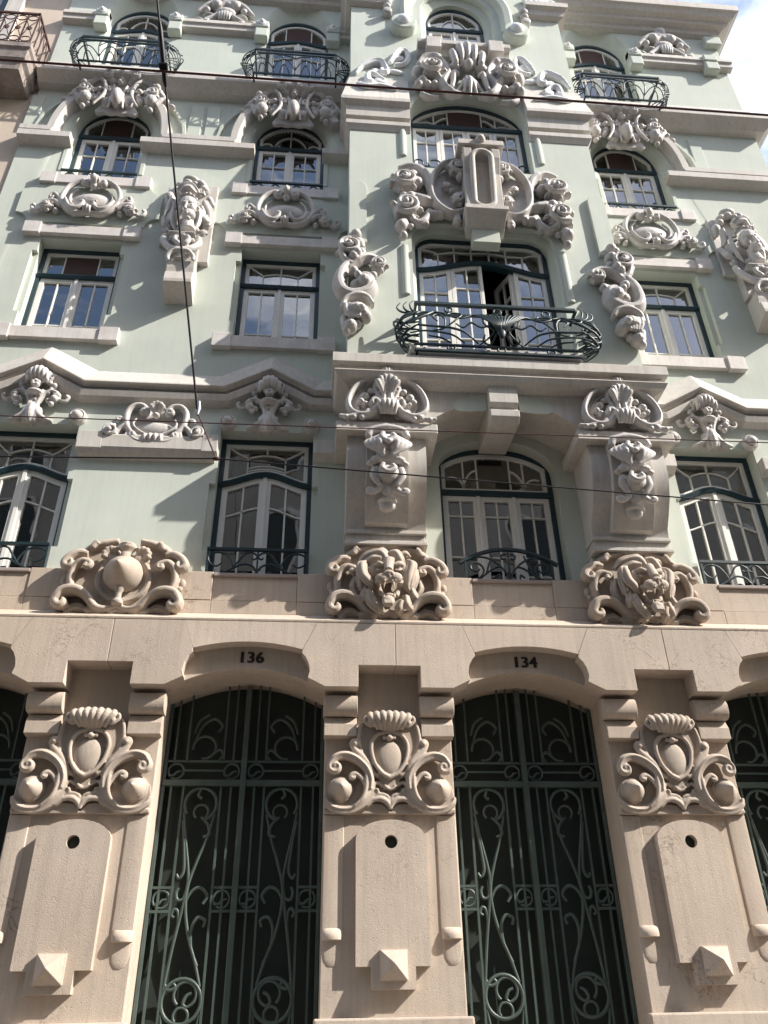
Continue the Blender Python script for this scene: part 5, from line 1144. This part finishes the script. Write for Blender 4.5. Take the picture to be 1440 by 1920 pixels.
# great balcony of the bay
def great_balcony():
    Y0 = -.64; k = crop(720, 320, B+.01, Y0-.03)
    zt = k((830, 1010))[0][1]; zm = k((830, 1085))[0][1]; z1 = k((830, 1310))[0][1]; z0 = k((830, 1355))[0][1]
    r = put('balcony_railing', MB().box(-.93, .90, Y0-.022, Y0+.022, zt-.012, zt+.022), 'iron', bld, (B, 0, 0), label='whiplash iron balcony railing of the bay')
    put('rail', MB().box(-.92, .89, Y0-.014, Y0+.014, zm-.01, zm+.01), 'iron', r); put('rail', MB().box(-.95, .92, Y0-.014, Y0+.014, z1-.01, z1+.01), 'iron', r); put('rail', MB().box(-.95, .92, Y0-.016, Y0+.016, z0-.012, z0+.012), 'iron', r)
    for s in (-1, 1): put('side_rail', MB().box(s*.91-.015, s*.91+.015, Y0, YB, zt-.01, zt+.02), 'iron', r); put('side_rail', MB().box(s*.92-.012, s*.92+.012, Y0, YB, z0-.01, z0+.012), 'iron', r)
    for x in (-.55, 0, .55):
        for zc in ((zt+zm)/2, (z1+z0)/2): put('ring', rod([(x+.042*math.cos(t), zc+.042*math.sin(t)) for t in np.linspace(0, 6.3, 17)], .012, 1, y=Y0), 'iron', r, smooth=60)
    H = zm-z1; yb = lambda t: Y0-.10*math.sin(math.pi*min(1, max(0, t))*.9)
    def crv(pts, rad=(.009, .0125, .008), side=None):
        q = [(x, yb(t) if side is None else side, z1+H*t) for x, t in pts]
        for s in (-1, 1): put('whiplash', MB().tube([(s*x, y, z) for x, y, z in q], list(rad), 7, res=5), 'iron', r, smooth=60)
    for i in range(7):   # fan of stems
        a = (i+.5)*.135; put('fan_stem', MB().tube([(0.01, yb(.35), z1+H*.25), (.35*a*.4, yb(.6)-.02, z1+H*.55), (.42*a*.75, yb(.8), z1+H*.85), (.42*a, yb(.95), z1+H*(1.0-.05*i*i*.06))], [.014, .011, .009, .006], 7, res=4), 'iron', r, smooth=60)
        put('fan_stem', MB().tube([(-0.01, yb(.35), z1+H*.25), (-.35*a*.4, yb(.6)-.02, z1+H*.55), (-.42*a*.75, yb(.8), z1+H*.85), (-.42*a, yb(.95), z1+H*(1.0-.05*i*i*.06))], [.014, .011, .009, .006], 7, res=4), 'iron', r, smooth=60)
    put('fan_base', MB().ball((0, yb(.35), z1+H*.38), (.05, .03, .12)), 'iron', r, smooth=60)
    crv([(.10, .95), (.19, .75), (.18, .50), (.08, .35), (.16, .15), (.26, .0)]); crv([(.05, .3), (.12, .05), (.20, .12), (.18, .25)]); crv([(.10, .55), (.22, .42), (.33, .55), (.42, .40), (.50, .50)])
    crv([(.18, .95), (.32, .85), (.45, .70), (.58, .85), (.52, .98), (.42, .90), (.50, .62), (.64, .35), (.75, .30)]); crv([(.25, .05), (.40, .28), (.56, .38), (.74, .40), (.92, .42)], (.009, .015, .012))
    crv([(.40, .05), (.52, .2), (.66, .26), (.85, .28), (1.0, .22)]); crv([(.55, .05), (.66, .14), (.80, .18)]); crv([(.62, .38), (.62, .65), (.68, .85), (.75, .72), (.70, .55)]); crv([(.60, .9), (.72, 1.0), (.80, .82), (.92, .6), (1.02, .45)], (.011, .017, .011))
    crv([(.74, .95), (.84, .98), (.92, .86), (.88, .72), (.80, .74)], (.009, .014, .009))
    for s in (-1, 1):    # bulging ends returning to the wall
        for j, (b0, b1, bx) in enumerate(((.0, .45, .16), (.15, .70, .20), (.30, .92, .21), (.5, 1.0, .18), (.05, .2, .12))):
            put('whiplash', MB().tube([(s*.90, yb(b0), z1+H*b0), (s*(.92+bx), Y0+.0, z1+H*(b0*.7+b1*.3)), (s*(.93+bx), Y0+.10, z1+H*b1), (s*.95, YB-.005, z1+H*(b1+.05))], [.010, .014, .013, .008], 7, res=5), 'iron', r, smooth=60)
            put('whiplash', MB().tube([(s*.90, yb(b1), z1+H*b1), (s*(.90+bx*.9), Y0-.04, z1+H*(b0*.4+b1*.6)), (s*(.95+bx*.9), Y0+.06, z1+H*(b0+.1)), (s*.95, YB-.005, z1+H*b0)], [.010, .013, .012, .008], 7, res=5), 'iron', r, smooth=60)
        for j in range(3): put('leaf_tip', MB().tube([(s*.90, Y0, zm), (s*(.96+.05*j), Y0+.02*j, zm+.05), (s*(.98+.07*j), Y0+.03*j, zm+.14), (s*(.94+.07*j), Y0+.02*j, zm+.20)], [.011, .013, .009, .003], 7, res=4), 'iron', r, smooth=60)
great_balcony()
# street gates
def gate(X, label):
    y = .33; fr = MB().box(-.695, -.665, y-.02, y+.02, .14, 4.14).box(.665, .695, y-.02, y+.02, .14, 4.14).box(-.69, .69, y-.03, y+.03, 3.385, 3.435).box(-.69, .69, y-.03, y+.03, .16, .24)
    g = put('gate', fr, 'gate', bld, (X, 0, 0), label=label, bevel=.003)
    put('centre_stile', MB().box(-.024, .024, y-.04, y+.03, .2, 4.27), 'gate', g, bevel=.004)
    top = lambda x: parab(x)+.035
    for s in (-1, 1):
        for x in (.61, .505, .185, .10):
            put('bar', MB().box(s*x-.009, s*x+.009, y-.012, y+.012, .24, 3.385), 'gate', g); put('bar', MB().box(s*x-.008, s*x+.008, y-.012, y+.012, 3.60, top(x)), 'gate', g)
        put('rail', MB().box(min(s*.02, s*.67), max(s*.02, s*.67), y-.012, y+.012, 3.588, 3.606), 'gate', g)
        put('rail', MB().box(min(s*.17, s*.52), max(s*.17, s*.52), y-.010, y+.010, 3.51, 3.526), 'gate', g)
        for z in (2.58, 2.405): 
            put('rail', MB().box(min(s*.505, s*.67), max(s*.505, s*.67), y-.013, y+.013, z-.01, z+.01), 'gate', g); put('rail', MB().box(min(s*.02, s*.185), max(s*.02, s*.185), y-.013, y+.013, z-.01, z+.01), 'gate', g)
        for zc in (2.493, 3.512):
            for xc in (.585, .104):
                c = (s*xc, zc); q = [(c[0]+.066*math.cos(t), c[1]+.066*math.sin(t)) for t in np.linspace(-2.2, 3.9, 22)]
                put('ring', rod(q, .0105, 1, y=y), 'gate', g, smooth=60); put('curl', rod([(c[0]-.055, c[1]-.03), (c[0]-.02, c[1]-.035), (c[0]+.01, c[1]-.005), (c[0]+.045, c[1]+.0)], [.009, .012, .006], y=y), 'gate', g, smooth=60)
        L_ = lambda p, r=(.010, .014, .012): put('lyre', rod([(s*-x, z) for x, z in p], list(r), 6, y=y), 'gate', g, smooth=60)
        X1 = -.345
        def cc(xc, zc, r, a0, a1, n=18): return [(xc+r*math.cos(math.radians(a0+(a1-a0)*i/n)), zc+r*math.sin(math.radians(a0+(a1-a0)*i/n))) for i in range(n+1)]
        # upper lyre ring and its inner curl
        put('lyre', rod([(s*-x, z) for x, z in cc(X1, 3.235, .135, -70, 215)], .014, 1, y=y), 'gate', g, smooth=60); L_([(-.33, 3.13), (-.27, 3.07), (-.25, 2.99), (-.30, 2.97)])
        put('lyre', rod([(s*-x, z) for x, z in cc(X1+.01, 3.17, .06, -60, 230)], .010, 1, y=y), 'gate', g, smooth=60); L_([(-.35, 3.36), (-.37, 3.31), (-.34, 3.28)])
        # long whiplash stems
        L_([(-.48, 3.17), (-.44, 2.95), (-.40, 2.75), (-.385, 2.62), (-.40, 2.48), (-.43, 2.30), (-.46, 2.10), (-.49, 1.85)]); L_([(-.48, 3.10), (-.455, 2.95), (-.435, 2.8), (-.43, 2.70), (-.46, 2.65), (-.485, 2.68)])
        L_([(-.22, 3.15), (-.27, 2.95), (-.33, 2.78), (-.385, 2.58), (-.38, 2.4), (-.33, 2.2), (-.27, 2.05), (-.215, 1.88)]); L_([(-.40, 2.45), (-.35, 2.55), (-.28, 2.58), (-.22, 2.52), (-.25, 2.46)])
        L_([(-.43, 2.30), (-.44, 2.40), (-.47, 2.42), (-.49, 2.38), (-.465, 2.36)]); L_([(-.25, 2.02), (-.31, 2.15), (-.32, 2.28), (-.28, 2.36), (-.22, 2.34), (-.23, 2.29)]); L_([(-.385, 2.6), (-.41, 2.50), (-.455, 2.49), (-.47, 2.54), (-.455, 2.58)])
        # lower ring
        put('lyre', rod([(s*-x, z) for x, z in cc(-.345, 1.785, .15, 0, 360, 26)], .015, 1, y=y), 'gate', g, smooth=60); put('lyre', rod([(s*-x, z) for x, z in cc(-.32, 1.83, .085, -80, 230)], .012, 1, y=y), 'gate', g, smooth=60)
        L_([(-.30, 1.745), (-.33, 1.77), (-.31, 1.82), (-.27, 1.84)]); put('lyre', rod([(s*-x, z) for x, z in cc(-.34, 1.69, .055, -60, 220)], .011, 1, y=y), 'gate', g, smooth=60); L_([(-.48, 1.9), (-.45, 1.86), (-.40, 1.88), (-.42, 1.91)])
        # lower lyre down to the sill
        L_([(-.49, 1.70), (-.42, 1.3), (-.36, .95), (-.42, .6), (-.48, .3)]); L_([(-.20, 1.70), (-.27, 1.3), (-.36, .95), (-.27, .6), (-.20, .3)])
        # head panel
        put('lyre', rod([(s*-x, z) for x, z in cc(-.36, 3.72, .10, -100, 190)], .012, 1, y=y), 'gate', g, smooth=60); L_([(-.30, 3.64), (-.23, 3.70), (-.19, 3.66), (-.22, 3.61)]); L_([(-.46, 3.72), (-.40, 3.9), (-.30, 3.98), (-.22, 3.92), (-.25, 3.86)]); L_([(-.46, 3.85), (-.42, 3.96), (-.34, 4.02)])
    return g
gate(C[0], 'green iron street gate cut by the left photo edge'); gate(C[1], 'green iron street gate under number 136'); gate(C[2], 'green iron street gate under number 134'); gate(C[3], 'green iron street gate cut by the right photo edge')
for c in C:
    d = put('door_backing', MB().box(c-.70, c+.70, .43, .59, .13, 4.6), 'darkdoor', bld)
# wall under the ledge behind arcade so that no light leaks
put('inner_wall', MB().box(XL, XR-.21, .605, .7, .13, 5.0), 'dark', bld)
# house numbers
for t, px in (('136', (471, 1234)), ('134', (984, 1243))):
    cu = bpy.data.curves.new('house_number', 'FONT'); cu.body = t; cu.size = .145; cu.align_x = 'CENTER'; cu.align_y = 'CENTER'; cu.extrude = .003; cu.space_character = 1.08
    tmp = bpy.data.objects.new('tmp', cu); col.objects.link(tmp); tmp.modifiers.new('x', 'WELD') if False else None
    me = bpy.data.meshes.new_from_object(tmp.evaluated_get(bpy.context.evaluated_depsgraph_get())); bpy.data.objects.remove(tmp)
    me.name = 'house_number'; me.materials.clear(); me.materials.append(M['letter']); x, z = W(*px, -.10)
    # heavier verticals: thicken by offset copies of the outline
    bmx = bmesh.new(); bmx.from_mesh(me)
    for dx in (-.0065, .0065):
        b2 = bmesh.new(); b2.from_mesh(me); bmesh.ops.translate(b2, verts=b2.verts, vec=(dx, 0, .0006*(1 if dx > 0 else -1))); m2 = bpy.data.meshes.new('t'); b2.to_mesh(m2); bmx.from_mesh(m2); b2.free(); bpy.data.meshes.remove(m2)
    bmx.to_mesh(me); bmx.free()
    o = link('house_number', me, bld, (x, -.104, z)); o.rotation_euler = (math.radians(90), 0, 0); o['label'] = 'painted house number '+t

# ------------------------------------------------------------------ neighbour on the left
nb = thing('neighbour_building', 'beige plastered neighbouring building with a weathered balcony at the left edge', 'building', (XL-3, .2, 0))
def nput(name, mb, m, **kw): return put(name, mb, m, nb, (-(XL-3), -.2, 0), **kw)
nput('wall', MB().prism([(XL-8, .13), (XL-.004, .13), (XL-.004, 19), (XL-8, 19)], .13, 8, []), 'beige')
bx1 = XL-.06
nput('band', MB().mouldh([(XL-8, .13), (XL-.004, .13)], [(0, 13.6), (.12, 13.55), (.12, 13.35), (.05, 13.2), (0, 13.2)]), 'oldstone', bevel=.004)
nbz = W(56, 77, -.45)[1]
bal = nput('balcony', MB().mouldh([(XL-6, -.38), (bx1, -.38), (bx1, .13)], [(-.5, nbz), (.05, nbz), (.05, nbz-.10), (.02, nbz-.14), (.0, nbz-.30), (-.05, nbz-.36), (-.06, nbz-.50), (-.5, nbz-.52)]), 'oldstone', bevel=.006)
zr = W(77, 22, -.45)[1]
bal2 = put('railing', MB().box(XL-6, bx1, -.42, -.395, zr-.02, zr+.02).box(bx1-.02, bx1+.005, -.42, .12, zr-.02, zr+.02).box(XL-6, bx1, -.415, -.40, nbz+.03, nbz+.05), 'rust', nb, (-(XL-3), -.2, 0))
hz = zr-nbz
for i in range(12):
    x = bx1-.16*i
    put('baluster', MB().box(x-.008, x+.008, -.415, -.40, nbz, zr), 'rust', bal2)
    if i:
        xc = x+.08
        for zc, rr in ((nbz+.13, .07), (zr-.12, .07)): put('ring', rod([(xc+rr*math.cos(t), zc+rr*.9*math.sin(t)) for t in np.linspace(0, 6.3, 15)], .008, 1, y=-.408), 'rust', bal2, smooth=60)
        for s in (-1, 1): put('lattice', MB().tube([(xc-s*.07, -.408, nbz+.2), (xc, -.43, (nbz+zr)/2), (xc+s*.07, -.408, zr-.2)], .007, 6, res=3), 'rust', bal2, smooth=60)
        put('rosette', MB().ball((xc, -.415, (nbz+zr)/2), (.045, .015, .05), 8, 6), 'rust', bal2, smooth=60)
for i in range(4):
    y = -.28+.12*i; put('baluster', MB().box(bx1-.012, bx1+.003, y-.007, y+.007, nbz, zr), 'rust', bal2)
    put('lattice', MB().tube([(bx1-.005, y-.1, nbz+.05), (bx1-.005, y, (nbz+zr)/2), (bx1-.005, y-.1, zr-.05)], .007, 6, res=3), 'rust', bal2, smooth=60)
wz = W(20, 8, .13)[1]
w_ = nput('window', MB().box(XL-2.3, XL-.95, .10, .128, nbz-.1, wz+.35), 'teal', bevel=.01); put('pane', MB().box(XL-2.2, XL-1.05, .09, .098, nbz, wz+.2), 'glass', w_); 
nput('door_frame', MB().box(XL-.95, XL-.70, .06, .129, nbz-.1, wz+.6), 'trim', bevel=.01)

# ------------------------------------------------------------------ houses across the street (seen in the window glass)
op = thing('opposite_building', 'plastered building across the street mirrored in the window panes', 'building', (0, -16.5, 0))
put('wall', MB().box(-26, 30, -3.5, 3.5, .13, 19.5), 'opp', op); put('roof', MB().add([(-26.4, 3.9, 19.5), (30.4, 3.9, 19.5), (30.4, -3.9, 19.5), (-26.4, -3.9, 19.5), (-26.4, 0, 22.0), (30.4, 0, 22.0)], [(0, 1, 5, 4), (2, 3, 4, 5), (0, 4, 3), (1, 2, 5), (0, 3, 2, 1)]), 'roofzinc', op)
ow_ = None
for i in range(14):
    for j in range(5):
        if ow_ is None: ow_ = put('window', MB().box(-.55, .55, 3.5, 3.53, 0, 2.1), 'darkdoor', op, (-24+i*3.8, 0, 2.0+j*3.5)); put('frame', MB().box(-.65, -.55, 3.5, 3.58, -.1, 2.2).box(.55, .65, 3.5, 3.58, -.1, 2.2).box(-.55, .55, 3.5, 3.58, 2.1, 2.2).box(-.55, .55, 3.5, 3.58, -.1, 0), 'trim', ow_)
        else: copy_part(ow_, (-24+i*3.8, 0, 2.0+j*3.5), op)

# ------------------------------------------------------------------ overhead wires
def ray3(px, y):
    x, z = W(px[0], px[1], y); return np.array([x, y, z])
A_ = ray3((370, 772), -1.9); Bq = ray3((292, -30), -3.8)
def on_line(px):     # point of the main cable seen at this pixel height
    best = None
    for t in np.linspace(0, 1, 2001):
        q = A_*(1-t)+Bq*t; c = RW.T @ (q-np.array([0, -DIST, EYE])); yy = CY+F*c[1]/c[2]
        if best is None or abs(yy-px) < best[0]: best = (abs(yy-px), q)
    return best[1]
X1 = on_line(127)
def wire(name, p, q, r, m, sag, label, n=24):
    pts = [p*(1-t)+q*t-np.array([0, 0, sag*4*t*(1-t)]) for t in np.linspace(0, 1, n)]
    return tag(put(name, MB().tube(pts, r, 8), m, smooth=60), label, 'wire', 'overhead tram wires')
wire('cable', A_, A_+(Bq-A_)*3.2, .0085, 'wire', 0, 'black span cable running up across the left windows')
yr = X1[1]
pl, pr_ = ray3((-400, 83), yr), ray3((1900, 249), yr); wire('wire', pl, pr_, .0095, 'redwire', 0, 'thick red-brown cable crossing below the top-floor balconies')
ya = A_[1]
c1a, c1b, c1c = ray3((-300, 769), ya), ray3((372, 781), ya), ray3((1900, 846), ya-.25)
wire('wire', c1a, c1c, .0045, 'redwire', .0, 'upper of the two thin wires across the first-floor windows')
c2a, c2b, c2c = ray3((-300, 853), ya), ray3((405, 860), ya), ray3((1900, 985), ya)
o = wire('wire', c2a, c2b, .006, 'wire', 0, 'lower thin wire left of its clamp, level with the first-floor shelf'); wire('wire', c2b, c2c, .006, 'wire', 0, 'lower thin wire slanting right of its clamp past the bay consoles')
wire('wire', A_, c2b, .006, 'redwire', 0, 'short brown tie wire between the two thin wires')
cl = tag(put('wire_clamp', MB().tube([A_+np.array([0, 0, .10]), A_+np.array([.005, 0, .03]), A_-np.array([0, 0, .03])], [.016, .022, .016], 10, res=3), 'steel', smooth=50), 'small steel insulator at the foot of the black cable', 'clamp')
d = unit(Bq-A_)
tag(put('cable_clamp', MB().tube([X1-d*.14, X1-d*.10, X1+d*.28, X1+d*.34], [.012, .022, .02, .012], 10).tube([X1+np.array([-.03, -.01, 0]), X1+np.array([.03, -.01, 0])], .03, 8), 'wire', smooth=50), 'black clamp where the span cable crosses the red-brown cable', 'clamp')
tag(put('wire_clamp', MB().ball(tuple(c2b), (.03, .02, .016)), 'rust', smooth=50), 'brown clamp on the lower thin wire', 'clamp')
